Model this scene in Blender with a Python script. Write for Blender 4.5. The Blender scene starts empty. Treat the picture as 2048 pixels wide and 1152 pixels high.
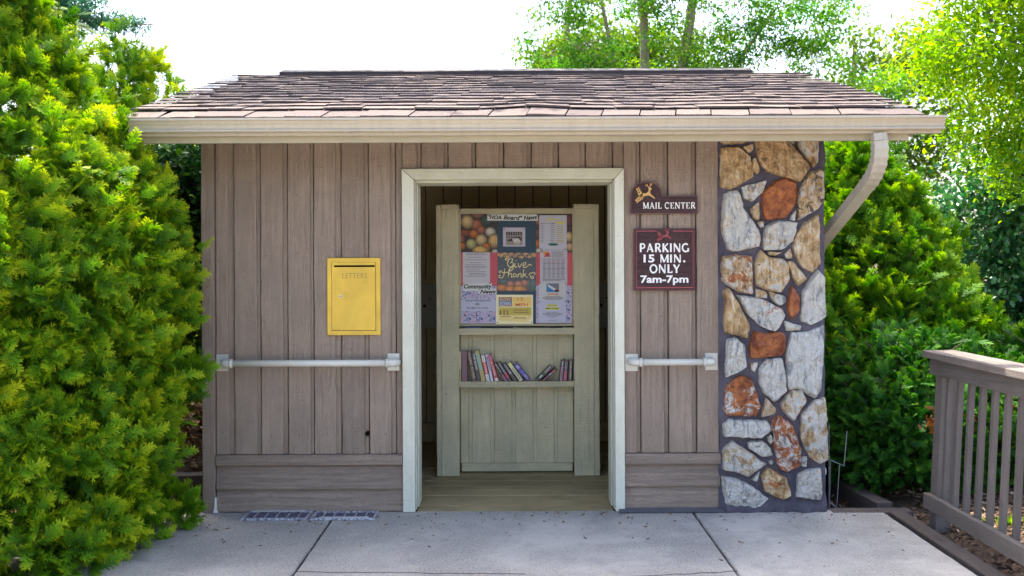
import bpy, math, random
import numpy as np
from mathutils import Vector, Matrix, Euler, noise
R = math.radians
rnd = random.Random(7)
rng = np.random.default_rng(11)
sc = bpy.context.scene
col = sc.collection

# ------------------------------------------------------------------ camera, sky, sun, exposure
CAM_Y, CAM_Z, FPX, HOR, ROLL = -5.9, 1.48, 1977.0, 525.0, 0.0042
cam_d = bpy.data.cameras.new('camera')
cam = bpy.data.objects.new('camera', cam_d); col.objects.link(cam)
cam_d.sensor_width = 36.0
cam_d.lens = 36.0 * FPX / 2048.0
cam_d.shift_y = -(576.0 - HOR) / 2048.0
cam_d.clip_end = 600.0
cam_d.dof.use_dof = True
cam_d.dof.focus_distance = 5.95
cam_d.dof.aperture_fstop = 3.2
cam.matrix_world = Matrix.Translation((0, CAM_Y, CAM_Z)) @ Euler((R(90), 0, 0)).to_matrix().to_4x4() @ Matrix.Rotation(-ROLL, 4, 'Z')
sc.camera = cam

SUN_EL, SUN_AZ = R(66), R(-16)      # azimuth measured from +Y (behind the building) towards +X
world = bpy.data.worlds.new('World'); sc.world = world; world.use_nodes = True
wn = world.node_tree.nodes; wl = world.node_tree.links
bg = wn['Background']
sky = wn.new('ShaderNodeTexSky'); sky.sky_type = 'NISHITA'; sky.sun_disc = False
sky.sun_elevation = SUN_EL; sky.sun_rotation = SUN_AZ
sky.air_density = 0.85; sky.dust_density = 4.5; sky.ozone_density = 1.0
wl.new(sky.outputs[0], bg.inputs['Color']); bg.inputs['Strength'].default_value = 0.15
sun_d = bpy.data.lights.new('sun', 'SUN'); sun_d.energy = 2.8; sun_d.angle = R(0.5); sun_d.color = (1.0, 0.93, 0.80)
sun = bpy.data.objects.new('sun', sun_d); col.objects.link(sun)
sdir = Vector((math.sin(SUN_AZ) * math.cos(SUN_EL), math.cos(SUN_AZ) * math.cos(SUN_EL), math.sin(SUN_EL)))
sun.rotation_euler = sdir.to_track_quat('Z', 'Y').to_euler()
sun.location = sdir * 30
sc.view_settings.view_transform = 'Standard'
sc.view_settings.look = 'None'
sc.view_settings.exposure = 2.28
sc.view_settings.gamma = 1.0
sc.view_settings.use_curve_mapping = False
sc.render.engine = 'CYCLES'
sc.cycles.use_denoising = True
sc.cycles.max_bounces = 8
sc.cycles.transparent_max_bounces = 8

# ------------------------------------------------------------------ measuring helper: photo pixel at a depth -> world x, z
def XZ(px, py, Y):
    dx, dy = px - 1024.0, py - HOR
    ux, uy = dx - ROLL * dy, dy + ROLL * dx
    D = Y - CAM_Y
    return ux / FPX * D, CAM_Z - uy / FPX * D
def X(px, Y, py=600): return XZ(px, py, Y)[0]
def Z(py, Y, px=1024): return XZ(px, py, Y)[1]

# ------------------------------------------------------------------ materials
def srgb(r, g, b, k=1.0):
    f = lambda c: ((c / 255.0) / 12.92 if c / 255.0 <= 0.04045 else ((c / 255.0 + 0.055) / 1.055) ** 2.4)
    return (f(r) * k, f(g) * k, f(b) * k, 1.0)
class NT:
    def __init__(s, name):
        s.m = bpy.data.materials.new(name); s.m.use_nodes = True
        s.t = s.m.node_tree; s.n = s.t.nodes; s.l = s.t.links
        s.b = s.n['Principled BSDF']; s.out = s.n['Material Output']
    def node(s, typ, **kw):
        nd = s.n.new(typ)
        for k, v in kw.items():
            if k in nd.inputs.keys(): nd.inputs[k].default_value = v
            else: setattr(nd, k, v)
        return nd
    def link(s, a, b): s.l.new(a, b)
    def coords(s, scale=(1, 1, 1), rot=None, rand=True):
        tc = s.node('ShaderNodeTexCoord')
        mp = s.node('ShaderNodeMapping'); mp.inputs['Scale'].default_value = scale
        v = tc.outputs['Object']
        if rand:
            oi = s.node('ShaderNodeObjectInfo')
            mul = s.node('ShaderNodeMath', operation='MULTIPLY'); mul.inputs[1].default_value = 73.1
            s.link(oi.outputs['Random'], mul.inputs[0])
            add = s.node('ShaderNodeVectorMath', operation='ADD')
            s.link(v, add.inputs[0]); s.link(mul.outputs[0], add.inputs[1]); v = add.outputs[0]
        s.link(v, mp.inputs['Vector'])
        if rot is not None: s.link(rot, mp.inputs['Rotation'])
        return mp.outputs[0]
    def noise(s, vec, scale, detail=4, rough=0.6, dist=0.0):
        nd = s.node('ShaderNodeTexNoise', Scale=scale, Detail=detail, Roughness=rough, Distortion=dist)
        s.link(vec, nd.inputs['Vector']); return nd.outputs['Fac']
    def ramp(s, fac, stops):
        cr = s.node('ShaderNodeValToRGB'); e = cr.color_ramp.elements
        while len(e) < len(stops): e.new(0.5)
        for i, (p, c) in enumerate(stops):
            e[i].position = p; e[i].color = c if len(c) == 4 else (*c, 1)
        s.link(fac, cr.inputs[0]); return cr.outputs[0]
    def mix(s, fac, a, b, mode='MIX'):
        mx = s.node('ShaderNodeMix', data_type='RGBA', blend_type=mode)
        for sock, v in ((mx.inputs[0], fac), (mx.inputs[6], a), (mx.inputs[7], b)):
            if hasattr(v, 'links'): s.link(v, sock)
            else: sock.default_value = v
        return mx.outputs[2]
    def math(s, op, a, b=0.0):
        nd = s.node('ShaderNodeMath', operation=op)
        for sock, v in ((nd.inputs[0], a), (nd.inputs[1], b)):
            if hasattr(v, 'links'): s.link(v, sock)
            else: sock.default_value = v
        return nd.outputs[0]
    def bump(s, h, strength=0.5, dist=0.01, prev=None):
        bp = s.node('ShaderNodeBump', Strength=strength, Distance=dist)
        s.link(h, bp.inputs['Height'])
        if prev is not None: s.link(prev, bp.inputs['Normal'])
        return bp.outputs[0]
    def done(s, color=None, normal=None, rough=None, metal=0.0, spec=0.5):
        if color is not None:
            if hasattr(color, 'links'): s.link(color, s.b.inputs['Base Color'])
            else: s.b.inputs['Base Color'].default_value = color
        if normal is not None: s.link(normal, s.b.inputs['Normal'])
        if rough is not None:
            if hasattr(rough, 'links'): s.link(rough, s.b.inputs['Roughness'])
            else: s.b.inputs['Roughness'].default_value = rough
        s.b.inputs['Metallic'].default_value = metal
        s.b.inputs['Specular IOR Level'].default_value = spec
        return s.m
G = lambda v: (v, v, v, 1)

def painted_wood(name, base, dirt, axis='z', grain=0.55, tint=0.10, rough=0.62, worn=None):
    s = NT(name)
    al = {'z': (14, 14, 1.0), 'x': (1.0, 14, 14), 'y': (14, 1.0, 14)}[axis]
    cr = {'z': (1.0, 1.0, 60), 'x': (60, 1.0, 1.0), 'y': (1.0, 60, 1.0)}[axis]
    v = s.coords(al); v2 = s.coords(cr); v3 = s.coords((1, 1, 1))
    g1 = s.noise(v, 3.2, 5, 0.6, 1.3)             # figure of the wood
    gw = s.math('SINE', s.math('MULTIPLY', g1, 55.0))
    g2 = s.noise(v, 14, 4, 0.7)
    saw = s.noise(v2, 2.4, 3, 0.7)
    blot = s.noise(v3, 3.0, 6, 0.65)
    specks = s.noise(v3, 55, 2, 0.5)
    oi = s.node('ShaderNodeObjectInfo')
    c = s.mix(s.ramp(blot, [(0.35, G(0)), (0.7, G(1))]), base, dirt)
    t = s.math('ADD', s.math('MULTIPLY', oi.outputs['Random'], tint * 2), 1 - tint)
    hsv = s.node('ShaderNodeHueSaturation'); s.link(c, hsv.inputs['Color']); s.link(t, hsv.inputs['Value'])
    c = hsv.outputs[0]
    c = s.mix(s.ramp(g2, [(0.30, G(0.30)), (0.42, G(0))]), c, tuple(x * 0.70 for x in base[:3]) + (1,))
    c = s.mix(s.ramp(specks, [(0.70, G(0)), (0.78, G(0.7))]), c, tuple(x * 0.35 for x in base[:3]) + (1,))
    if worn:
        w = s.noise(v, 6, 6, 0.7)
        c = s.mix(s.ramp(w, [(0.60, G(0)), (0.72, G(0.75))]), c, worn)
    h = s.math('ADD', s.math('MULTIPLY', gw, 0.35 * grain), s.math('MULTIPLY', g2, 0.9))
    h = s.math('ADD', h, s.math('MULTIPLY', saw, 0.8))
    nrm = s.bump(h, 0.85, 0.0065)
    nrm = s.bump(blot, 0.35, 0.01, nrm)
    return s.done(c, nrm, rough, spec=0.35)

TAUPE = (0.365, 0.275, 0.208, 1)
TAUPE_D = (0.295, 0.225, 0.175, 1)
M_board = painted_wood('taupe_painted_board', TAUPE, TAUPE_D, 'z')
M_boardx = painted_wood('taupe_painted_lap', TAUPE, TAUPE_D, 'x')
CREAM = (0.76, 0.68, 0.44, 1)
CREAM_D = (0.58, 0.53, 0.35, 1)
M_cream = painted_wood('cream_painted_wood', CREAM, CREAM_D, 'z', 0.35, 0.04)
M_creamx = painted_wood('cream_painted_rail', CREAM, CREAM_D, 'x', 0.35, 0.04)
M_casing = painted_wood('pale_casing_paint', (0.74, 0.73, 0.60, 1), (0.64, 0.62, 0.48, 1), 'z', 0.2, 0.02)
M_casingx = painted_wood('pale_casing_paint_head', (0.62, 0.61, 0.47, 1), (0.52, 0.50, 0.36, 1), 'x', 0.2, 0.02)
M_inner = painted_wood('interior_wall_paint', (0.64, 0.55, 0.33, 1), (0.52, 0.44, 0.26, 1), 'z', 0.3, 0.05)
M_deck = painted_wood('worn_floor_board', (0.54, 0.42, 0.22, 1), (0.36, 0.28, 0.15, 1), 'x', 0.7, 0.12, 0.6, (0.12, 0.10, 0.07, 1))
M_rail = painted_wood('railing_stain', (0.205, 0.172, 0.148, 1), (0.155, 0.130, 0.115, 1), 'z', 0.5, 0.06)
M_raily = painted_wood('railing_stain_long', (0.205, 0.172, 0.148, 1), (0.155, 0.130, 0.115, 1), 'y', 0.5, 0.06)
M_capy = painted_wood('weathered_cap_rail', (0.25, 0.205, 0.175, 1), (0.17, 0.14, 0.125, 1), 'y', 0.7, 0.06, 0.7, (0.35, 0.31, 0.27, 1))
M_timber = painted_wood('dark_edging_timber', (0.11, 0.088, 0.078, 1), (0.075, 0.06, 0.055, 1), 'y', 0.6, 0.05, 0.75, (0.20, 0.17, 0.14, 1))
M_timberx = painted_wood('dark_edging_timber_cross', (0.13, 0.105, 0.09, 1), (0.08, 0.065, 0.058, 1), 'x', 0.6, 0.05, 0.75, (0.22, 0.19, 0.15, 1))

def simple(name, color, rough=0.5, metal=0.0, bumpscale=None, bumpstr=0.3, dist=0.004, var=0.0, vscale=8):
    s = NT(name); v = s.coords((1, 1, 1)); c = color; n = None
    if var:
        c = s.mix(s.ramp(s.noise(v, vscale, 5, 0.65), [(0.3, G(0)), (0.7, G(1))]), tuple(x * (1 - var) for x in color[:3]) + (1,), color)
    if bumpscale: n = s.bump(s.noise(v, bumpscale, 4, 0.7), bumpstr, dist)
    return s.done(c, n, rough, metal)
M_dark = simple('dark_void', (0.006, 0.005, 0.005, 1), 1.0); M_dark.node_tree.nodes['Principled BSDF'].inputs['Specular IOR Level'].default_value = 0.0  # near-black that paints the darkness inside holes, slots and floor gaps
M_black = simple('black_plastic', (0.02, 0.02, 0.024, 1), 0.45)
M_wire = simple('galvanised_wire', (0.30, 0.33, 0.36, 1), 0.4, 0.6)
M_brass = simple('yellow_enamel', (0.80, 0.50, 0.045, 1), 0.30, 0.0, 30, 0.08, 0.002, 0.28, 5)
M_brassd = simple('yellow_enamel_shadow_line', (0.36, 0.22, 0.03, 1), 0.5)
M_engr = simple('engraved_ochre', (0.36, 0.24, 0.05, 1), 0.6)
M_pipe = simple('handrail_cream_paint', (0.60, 0.58, 0.50, 1), 0.35, 0, 60, 0.15, 0.001, 0.10, 10)
M_steel = simple('brushed_steel', (0.55, 0.55, 0.55, 1), 0.35, 1.0)
M_paper = simple('plain_paper', (0.78, 0.76, 0.76, 1), 0.6)
M_pages = simple('book_page_edges', (0.66, 0.60, 0.46, 1), 0.8)
M_felt = simple('torn_roofing_felt', (0.10, 0.098, 0.11, 1), 0.9, 0, 90, 0.5, 0.003, 0.3)
M_vent = simple('ridge_vent_cap', (0.045, 0.036, 0.038, 1), 0.85, 0, 120, 0.5, 0.003, 0.3)
M_bark = simple('grey_brown_bark', (0.26, 0.20, 0.145, 1), 0.9, 0, 14, 0.8, 0.02, 0.45, 9)
M_barkl = simple('pale_bark', (0.42, 0.34, 0.26, 1), 0.9, 0, 14, 0.8, 0.02, 0.4, 9)
M_barkd = simple('dark_twig_bark', (0.10, 0.070, 0.050, 1), 0.9, 0, 20, 0.6, 0.01, 0.3, 9)
M_sheath = simple('wall_sheathing', (0.10, 0.075, 0.062, 1), 0.8)
M_signwood = painted_wood('sign_brown_paint', (0.078, 0.040, 0.040, 1), (0.058, 0.031, 0.032, 1), 'x', 0.35, 0.02, 0.5)
M_signedge = simple('sign_edge_red_brown', (0.115, 0.045, 0.038, 1), 0.5)
M_white = simple('sign_white_letters', (0.80, 0.77, 0.72, 1), 0.5)
M_red = simple('sign_red_line', (0.34, 0.055, 0.06, 1), 0.5)
M_gold = simple('sign_gold_emblem', (0.62, 0.36, 0.11, 1), 0.45)

# gutter metal with run-off streaks
s = NT('gutter_enamel'); v = s.coords((17, 1, 2.5), rand=False); v2 = s.coords((1, 1, 1), rand=False)
st = s.ramp(s.noise(v, 1.6, 5, 0.75), [(0.42, G(0)), (0.62, G(1))])
c = s.mix(s.math('MULTIPLY', st, 0.16), (0.50, 0.44, 0.34, 1), (0.22, 0.17, 0.12, 1))
c = s.mix(s.ramp(s.noise(v2, 1.3, 4, 0.6), [(0.4, G(0)), (0.7, G(0.35))]), c, (0.34, 0.30, 0.24, 1))
M_gutter = s.done(c, None, 0.42)
s = NT('downspout_enamel'); v = s.coords((1, 1, 1), rand=False)
c = s.mix(s.ramp(s.noise(v, 7, 5, 0.7), [(0.45, G(0)), (0.7, G(0.5))]), (0.44, 0.41, 0.34, 1), (0.28, 0.235, 0.19, 1))
M_spout = s.done(c, None, 0.4)

# shingles
s = NT('asphalt_shingle'); v = s.coords((1, 1, 1))
oi = s.node('ShaderNodeObjectInfo')
base = s.ramp(oi.outputs['Random'], [(0.0, (0.092, 0.068, 0.064)), (0.3, (0.145, 0.110, 0.095)), (0.55, (0.115, 0.086, 0.080)), (0.8, (0.180, 0.138, 0.112)), (1.0, (0.132, 0.098, 0.088))])
gr = s.noise(v, 260, 2, 0.6)
c = s.mix(s.ramp(gr, [(0.40, G(0.75)), (0.55, G(0))]), base, (0.075, 0.055, 0.058, 1))
c = s.mix(s.ramp(gr, [(0.60, G(0)), (0.70, G(0.6))]), c, (0.38, 0.31, 0.27, 1))
c = s.mix(s.ramp(s.noise(v, 6, 4, 0.6), [(0.45, G(0)), (0.75, G(0.35))]), c, (0.11, 0.085, 0.085, 1))
M_shingle = s.done(c, s.bump(gr, 0.6, 0.003), 0.9, spec=0.3)

# stone with object driven rust / tan amounts
def attr(s, nm):
    a = s.node('ShaderNodeAttribute'); a.attribute_type = 'OBJECT'; a.attribute_name = nm; return a.outputs['Fac']
s = NT('quartzite_stone')
ang = s.node('ShaderNodeCombineXYZ'); s.link(attr(s, 'bed_angle'), ang.inputs['Y'])
v = s.coords((1, 1, 1)); vs = s.coords((9, 2, 2.2), ang.outputs[0])
n1 = s.noise(v, 13, 8, 0.70, 0.8); n2 = s.noise(vs, 3.0, 8, 0.72, 0.8); n3 = s.noise(v, 19, 6, 0.75, 0.5); n4 = s.noise(v, 11, 8, 0.72, 1.2)
n5 = s.noise(v, 70, 4, 0.6)
w = s.mix(s.ramp(n1, [(0.32, G(0)), (0.66, G(1))]), (0.44, 0.44, 0.42, 1), (0.80, 0.75, 0.64, 1))
w = s.mix(s.ramp(n2, [(0.38, G(0.85)), (0.46, G(0))]), w, (0.20, 0.225, 0.25, 1))
tan = s.ramp(s.math('ADD', s.math('MULTIPLY', n2, 0.6), s.math('MULTIPLY', n3, 0.4)), [(0.36, (0.13, 0.075, 0.035)), (0.44, (0.40, 0.225, 0.075)), (0.52, (0.60, 0.40, 0.18)), (0.60, (0.74, 0.66, 0.50))])
fac_t = s.ramp(s.math('ADD', n1, s.math('SUBTRACT', attr(s, 'tan'), 0.5)), [(0.445, G(0)), (0.56, G(0.92))])
c = s.mix(fac_t, w, tan)
rust = s.mix(s.ramp(n3, [(0.35, G(0)), (0.62, G(1))]), (0.19, 0.040, 0.020, 1), (0.50, 0.17, 0.045, 1))
fac_r = s.ramp(s.math('ADD', n4, s.math('SUBTRACT', attr(s, 'rust'), 0.5)), [(0.47, G(0)), (0.53, G(1))])
c = s.mix(fac_r, c, rust)
fac_d = s.ramp(s.math('ADD', n3, s.math('SUBTRACT', attr(s, 'lichen'), 0.5)), [(0.54, G(0)), (0.60, G(0.9))])
c = s.mix(fac_d, c, (0.045, 0.035, 0.030, 1))
vr = s.node('ShaderNodeTexVoronoi', Scale=7.0); vr.feature = 'DISTANCE_TO_EDGE'
dv = s.node('ShaderNodeVectorMath', operation='ADD'); s.link(vs, dv.inputs[0]); s.link(n3, dv.inputs[1]); s.link(dv.outputs[0], vr.inputs['Vector'])
crk = s.ramp(vr.outputs['Distance'], [(0.0, G(0.75)), (0.035, G(0))])
crk = s.math('MULTIPLY', crk, s.ramp(n1, [(0.48, G(0)), (0.56, G(1))]))
c = s.mix(crk, c, (0.16, 0.10, 0.06, 1))
h = s.math('ADD', s.math('MULTIPLY', n2, 1.4), s.math('MULTIPLY', n3, 0.6)); h = s.math('SUBTRACT', h, s.math('MULTIPLY', crk, 0.5))
h = s.math('ADD', h, s.math('MULTIPLY', n5, 0.15))
M_stone = s.done(c, s.bump(h, 1.0, 0.016), s.math('ADD', s.math('MULTIPLY', n1, 0.4), 0.35), spec=0.5)
s = NT('dark_mortar'); v = s.coords((1, 1, 1))
c = s.mix(s.ramp(s.noise(v, 6, 7, 0.7), [(0.35, G(0)), (0.7, G(1))]), (0.058, 0.050, 0.070, 1), (0.115, 0.100, 0.120, 1))
M_mortar = s.done(c, s.bump(s.noise(v, 45, 6, 0.7), 0.7, 0.006), 0.85)

# concrete
s = NT('concrete'); v = s.coords((1, 1, 1), rand=False)
a = s.noise(v, 1.1, 6, 0.6, 0.4); b = s.noise(v, 85, 3, 0.75); d = s.noise(v, 9, 6, 0.7); f = s.noise(v, 420, 2, 0.6)
c = s.mix(s.ramp(a, [(0.38, G(0)), (0.62, G(1))]), (0.29, 0.275, 0.25, 1), (0.43, 0.405, 0.365, 1))
expo = s.ramp(s.math('ADD', s.math('MULTIPLY', a, 0.55), s.math('MULTIPLY', d, 0.45)), [(0.47, G(1)), (0.56, G(0.1))])
c = s.mix(s.math('MULTIPLY', s.ramp(b, [(0.36, G(0.8)), (0.48, G(0))]), expo), c, (0.085, 0.085, 0.088, 1))
c = s.mix(s.math('MULTIPLY', s.ramp(b, [(0.58, G(0)), (0.68, G(0.8))]), expo), c, (0.52, 0.50, 0.46, 1))
c = s.mix(s.ramp(f, [(0.62, G(0)), (0.72, G(0.4))]), c, (0.14, 0.14, 0.14, 1))
c = s.mix(s.ramp(d, [(0.56, G(0)), (0.72, G(0.5))]), c, (0.15, 0.145, 0.15, 1))
c = s.mix(s.ramp(s.noise(v, 2.6, 5, 0.7), [(0.50, G(0)), (0.70, G(0.45))]), c, (0.17, 0.165, 0.17, 1))
M_conc = s.done(c, s.bump(s.math('ADD', s.math('MULTIPLY', b, s.math('ADD', expo, 0.15)), s.math('MULTIPLY', d, 0.6)), 0.55, 0.006), 0.85)
M_joint = simple('joint_dirt', (0.035, 0.032, 0.03, 1), 0.95)
s = NT('forest_floor'); v = s.coords((1, 1, 1), rand=False)
c = s.ramp(s.noise(v, 22, 7, 0.75), [(0.30, (0.03, 0.018, 0.012)), (0.5, (0.10, 0.058, 0.035)), (0.72, (0.24, 0.15, 0.09))])
c = s.mix(s.ramp(s.noise(v, 1.4, 4, 0.6), [(0.5, G(0)), (0.7, G(0.5))]), c, (0.055, 0.07, 0.025, 1))
M_soil = s.done(c, s.bump(s.noise(v, 30, 6, 0.75), 1.0, 0.03), 0.95)

# metals with chipped paint for the grates
s = NT('grate_chipped_paint'); v = s.coords((1, 1, 1))
c = s.mix(s.ramp(s.noise(v, 55, 6, 0.75), [(0.45, G(0)), (0.55, G(1))]), (0.13, 0.125, 0.18, 1), (0.50, 0.49, 0.50, 1))
M_grate = s.done(c, s.bump(s.noise(v, 38, 6, 0.75), 0.4, 0.003), 0.6)

# flat print: colour per face corner
def vcol_mat(name, rough=0.5, coat=0.0):
    s = NT(name); a = s.node('ShaderNodeAttribute'); a.attribute_name = 'ink'
    s.b.inputs['Coat Weight'].default_value = coat; s.b.inputs['Coat Roughness'].default_value = 0.08
    return s.done(a.outputs['Color'], None, rough)
M_print = vcol_mat('printed_ink', 0.55)
M_printg = vcol_mat('glossy_printed_ink', 0.25, 0.8)
M_book = vcol_mat('book_cover_ink', 0.4, 0.2)

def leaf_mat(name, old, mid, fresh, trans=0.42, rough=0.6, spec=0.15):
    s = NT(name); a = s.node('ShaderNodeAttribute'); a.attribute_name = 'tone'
    c = s.ramp(a.outputs['Fac'], [(0.0, old), (0.5, mid), (1.0, fresh)])  # old end also paints the shade between conifer sprays
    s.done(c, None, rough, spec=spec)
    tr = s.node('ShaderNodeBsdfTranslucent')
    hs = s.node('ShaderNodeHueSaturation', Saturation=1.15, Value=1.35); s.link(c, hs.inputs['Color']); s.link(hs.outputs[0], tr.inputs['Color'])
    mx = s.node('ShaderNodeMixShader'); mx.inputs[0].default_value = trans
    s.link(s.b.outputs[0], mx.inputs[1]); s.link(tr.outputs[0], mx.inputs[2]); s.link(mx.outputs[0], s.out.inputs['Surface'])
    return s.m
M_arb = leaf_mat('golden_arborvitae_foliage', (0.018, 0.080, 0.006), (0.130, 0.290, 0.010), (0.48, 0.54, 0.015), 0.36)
M_arb2 = leaf_mat('green_arborvitae_foliage', (0.016, 0.080, 0.006), (0.110, 0.280, 0.010), (0.38, 0.52, 0.02), 0.38)
M_arb3 = leaf_mat('dark_yew_foliage', (0.008, 0.042, 0.008), (0.038, 0.150, 0.016), (0.14, 0.32, 0.02), 0.30)
M_holly = leaf_mat('glossy_evergreen_leaf', (0.010, 0.050, 0.022), (0.035, 0.150, 0.050), (0.14, 0.32, 0.08), 0.22, 0.35, 0.5)
M_lime = leaf_mat('sunny_small_leaf', (0.08, 0.21, 0.010), (0.20, 0.38, 0.012), (0.46, 0.54, 0.03), 0.55)
M_tree = leaf_mat('background_tree_leaf', (0.025, 0.110, 0.028), (0.090, 0.250, 0.035), (0.32, 0.46, 0.05), 0.45)
M_spruce = leaf_mat('spruce_needle', (0.016, 0.070, 0.045), (0.040, 0.130, 0.075), (0.10, 0.20, 0.08), 0.35)
M_far = leaf_mat('distant_leaf', (0.04, 0.10, 0.02), (0.09, 0.17, 0.025), (0.20, 0.27, 0.04), 0.45)
M_litter = leaf_mat('dead_leaf', (0.045, 0.020, 0.010), (0.16, 0.075, 0.032), (0.42, 0.30, 0.17), 0.2, 0.8)
M_chip = leaf_mat('mulch_chip', (0.05, 0.028, 0.018), (0.17, 0.105, 0.065), (0.45, 0.36, 0.26), 0.0, 0.85)

# ------------------------------------------------------------------ object helpers
def tag(o, label=None, cat=None, group=None, kind=None):
    if label: o['label'] = label
    if cat: o['category'] = cat
    if group: o['group'] = group
    if kind: o['kind'] = kind
    return o
def world_loc(o):
    p = Vector((0, 0, 0))
    while o is not None: p = p + o.location; o = o.parent
    return p
def empty(name, loc, label, cat, group=None):
    o = bpy.data.objects.new(name, None); col.objects.link(o); o.location = loc; o.empty_display_size = 0.1
    return tag(o, label, cat, group)
class MB:
    def __init__(s): s.v = []; s.f = []; s.c = []; s.smooth = False
    def add(s, vs, fs, color=None):
        o = len(s.v); s.v.extend([tuple(p) for p in vs]); s.f.extend([tuple(i + o for i in f) for f in fs]); s.c.extend([color] * len(fs)); return s
    def box(s, x0, x1, y0, y1, z0, z1, color=None):
        return s.add([(x0, y0, z0), (x1, y0, z0), (x1, y1, z0), (x0, y1, z0), (x0, y0, z1), (x1, y0, z1), (x1, y1, z1), (x0, y1, z1)],
              [(0, 3, 2, 1), (4, 5, 6, 7), (0, 1, 5, 4), (1, 2, 6, 5), (2, 3, 7, 6), (3, 0, 4, 7)], color)
    def prism(s, pts, y0, y1, color=None):
        """pts: (x,z) outline; front at y0"""
        n = len(pts); a = sum(pts[i][0] * pts[(i + 1) % n][1] - pts[(i + 1) % n][0] * pts[i][1] for i in range(n))
        if a < 0: pts = pts[::-1]
        vs = [(p[0], y0, p[1]) for p in pts] + [(p[0], y1, p[1]) for p in pts]
        fs = [tuple(range(n)), tuple(range(2 * n - 1, n - 1, -1))] + [(i, i + n, (i + 1) % n + n, (i + 1) % n) for i in range(n)]
        return s.add(vs, fs, color)
    def tube(s, path, rad, n=8, color=None, cap=True):
        path = [Vector(p) for p in path]; rings = []; up = None
        for i, p in enumerate(path):
            t = (path[min(i + 1, len(path) - 1)] - path[max(i - 1, 0)]).normalized()
            if up is None: up = Vector((0, 0, 1)) if abs(t.z) < 0.9 else Vector((1, 0, 0))
            a = t.cross(up).normalized(); b = a.cross(t).normalized(); up = b
            r = rad[i] if isinstance(rad, (list, tuple)) else rad
            rings.append([p + a * (math.cos(2 * math.pi * k / n) * r) + b * (math.sin(2 * math.pi * k / n) * r) for k in range(n)])
        vs = [q for ring in rings for q in ring]
        fs = [(i * n + k, i * n + (k + 1) % n, (i + 1) * n + (k + 1) % n, (i + 1) * n + k) for i in range(len(path) - 1) for k in range(n)]
        if cap: fs += [tuple(range(n - 1, -1, -1)), tuple(range((len(path) - 1) * n, len(path) * n))]
        return s.add(vs, fs, color)
    def build(s, name, mat, parent=None, label=None, cat=None, group=None, kind=None, origin=None, smooth=False):
        a = np.array(s.v, dtype=float); lo, hi = a.min(0), a.max(0)
        og = Vector(((lo[0] + hi[0]) / 2, (lo[1] + hi[1]) / 2, lo[2])) if origin is None else Vector(origin)
        me = bpy.data.meshes.new(name); me.from_pydata([tuple(Vector(p) - og) for p in s.v], [], s.f); me.materials.append(mat)
        if any(c is not None for c in s.c):
            at = me.color_attributes.new('ink', 'FLOAT_COLOR', 'CORNER'); k = 0
            for p, c in zip(me.polygons, s.c):
                for li in p.loop_indices: at.data[li].color = c or (0.5, 0.5, 0.5, 1)
        if smooth:
            for p in me.polygons: p.use_smooth = True
        o = bpy.data.objects.new(name, me); col.objects.link(o)
        if parent is not None: o.parent = parent; o.location = og - world_loc(parent)
        else: o.location = og
        return tag(o, label, cat, group, kind)
def box(name, mat, parent, x0, x1, y0, y1, z0, z1, bevel=0.0, **kw):
    o = MB().box(x0, x1, y0, y1, z0, z1).build(name, mat, parent, **kw)
    if bevel: 
        b = o.modifiers.new('bevel', 'BEVEL'); b.width = bevel; b.segments = 2; b.limit_method = 'ANGLE'
    return o
def plank(a0, a1, l0, l1, yf, yb, axis='z', seg=14, jit=0.0015, ch=0.004, seed=None, map3=None):
    """board: a = across coordinate, l = along coordinate, front face yf, back yb, wavy rough edges"""
    m = MB(); rr = random.Random(seed if seed is not None else rnd.random())
    sec = lambda a, b: [(a, yb), (a, yf + ch), (a + ch, yf), (b - ch, yf), (b, yf + ch), (b, yb)]
    vs = []
    j0 = j1 = 0
    for i in range(seg + 1):
        l = l0 + (l1 - l0) * i / seg
        j0 = j0 * 0.6 + rr.uniform(-jit, jit); j1 = j1 * 0.6 + rr.uniform(-jit, jit); jy = rr.uniform(-jit, jit) * 0.5
        for (a, y) in sec(a0 + j0, a1 + j1):
            y = y + (jy if y < yb else 0)
            vs.append((a, y, l) if axis == 'z' else ((l, y, a) if axis == 'x' else None))
    n = 6; fs = [(i * n + k, i * n + (k + 1) % n, (i + 1) * n + (k + 1) % n, (i + 1) * n + k) for i in range(seg) for k in range(n)]
    fs += [tuple(range(n)), tuple(range(seg * n, (seg + 1) * n))]
    m.add(vs, fs); return m
def recalc(o):
    import bmesh
    bm = bmesh.new(); bm.from_mesh(o.data); bmesh.ops.recalc_face_normals(bm, faces=bm.faces); bm.to_mesh(o.data); bm.free(); return o

# ------------------------------------------------------------------ GROUND
def sstep(a, b, x):
    t = min(1, max(0, (x - a) / (b - a))); return t * t * (3 - 2 * t)
def gz(x, y):
    z = -0.07
    z += 1.3 * sstep(-1.9, -3.0, x) * sstep(0.2, 5.5, y)
    z += 0.10 * sstep(2.32, 2.6, x) * sstep(-6, -0.5, y) - 0.03
    z += 0.18 * sstep(2.5, 5.5, x) * sstep(0.0, 5.0, y)
    z += 0.9 * sstep(5.5, 14, y)
    if (abs(x) > 2.35 or y > 4.3): z += 0.03 * noise.noise(Vector((x * 1.5, y * 1.5, 0.3)))
    z += sstep(18, 60, math.hypot(x, y)) * 0.2
    return z
def axis_pts(lo, hi, fine0, fine1, step):
    p = [lo]; x = lo
    c = list(np.arange(fine0, fine1, step))
    left = list(-np.geomspace(-lo, -fine0, 14)) if lo < fine0 else []
    right = list(np.geomspace(fine1, hi, 14))
    return left[:-1] + c + right
xs = axis_pts(-250, 250, -8, 8, 0.25); ys = axis_pts(-250, 250, -8, 14, 0.25)
vs = [(x, y, gz(x, y)) for y in ys for x in xs]; nx = len(xs)
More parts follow.
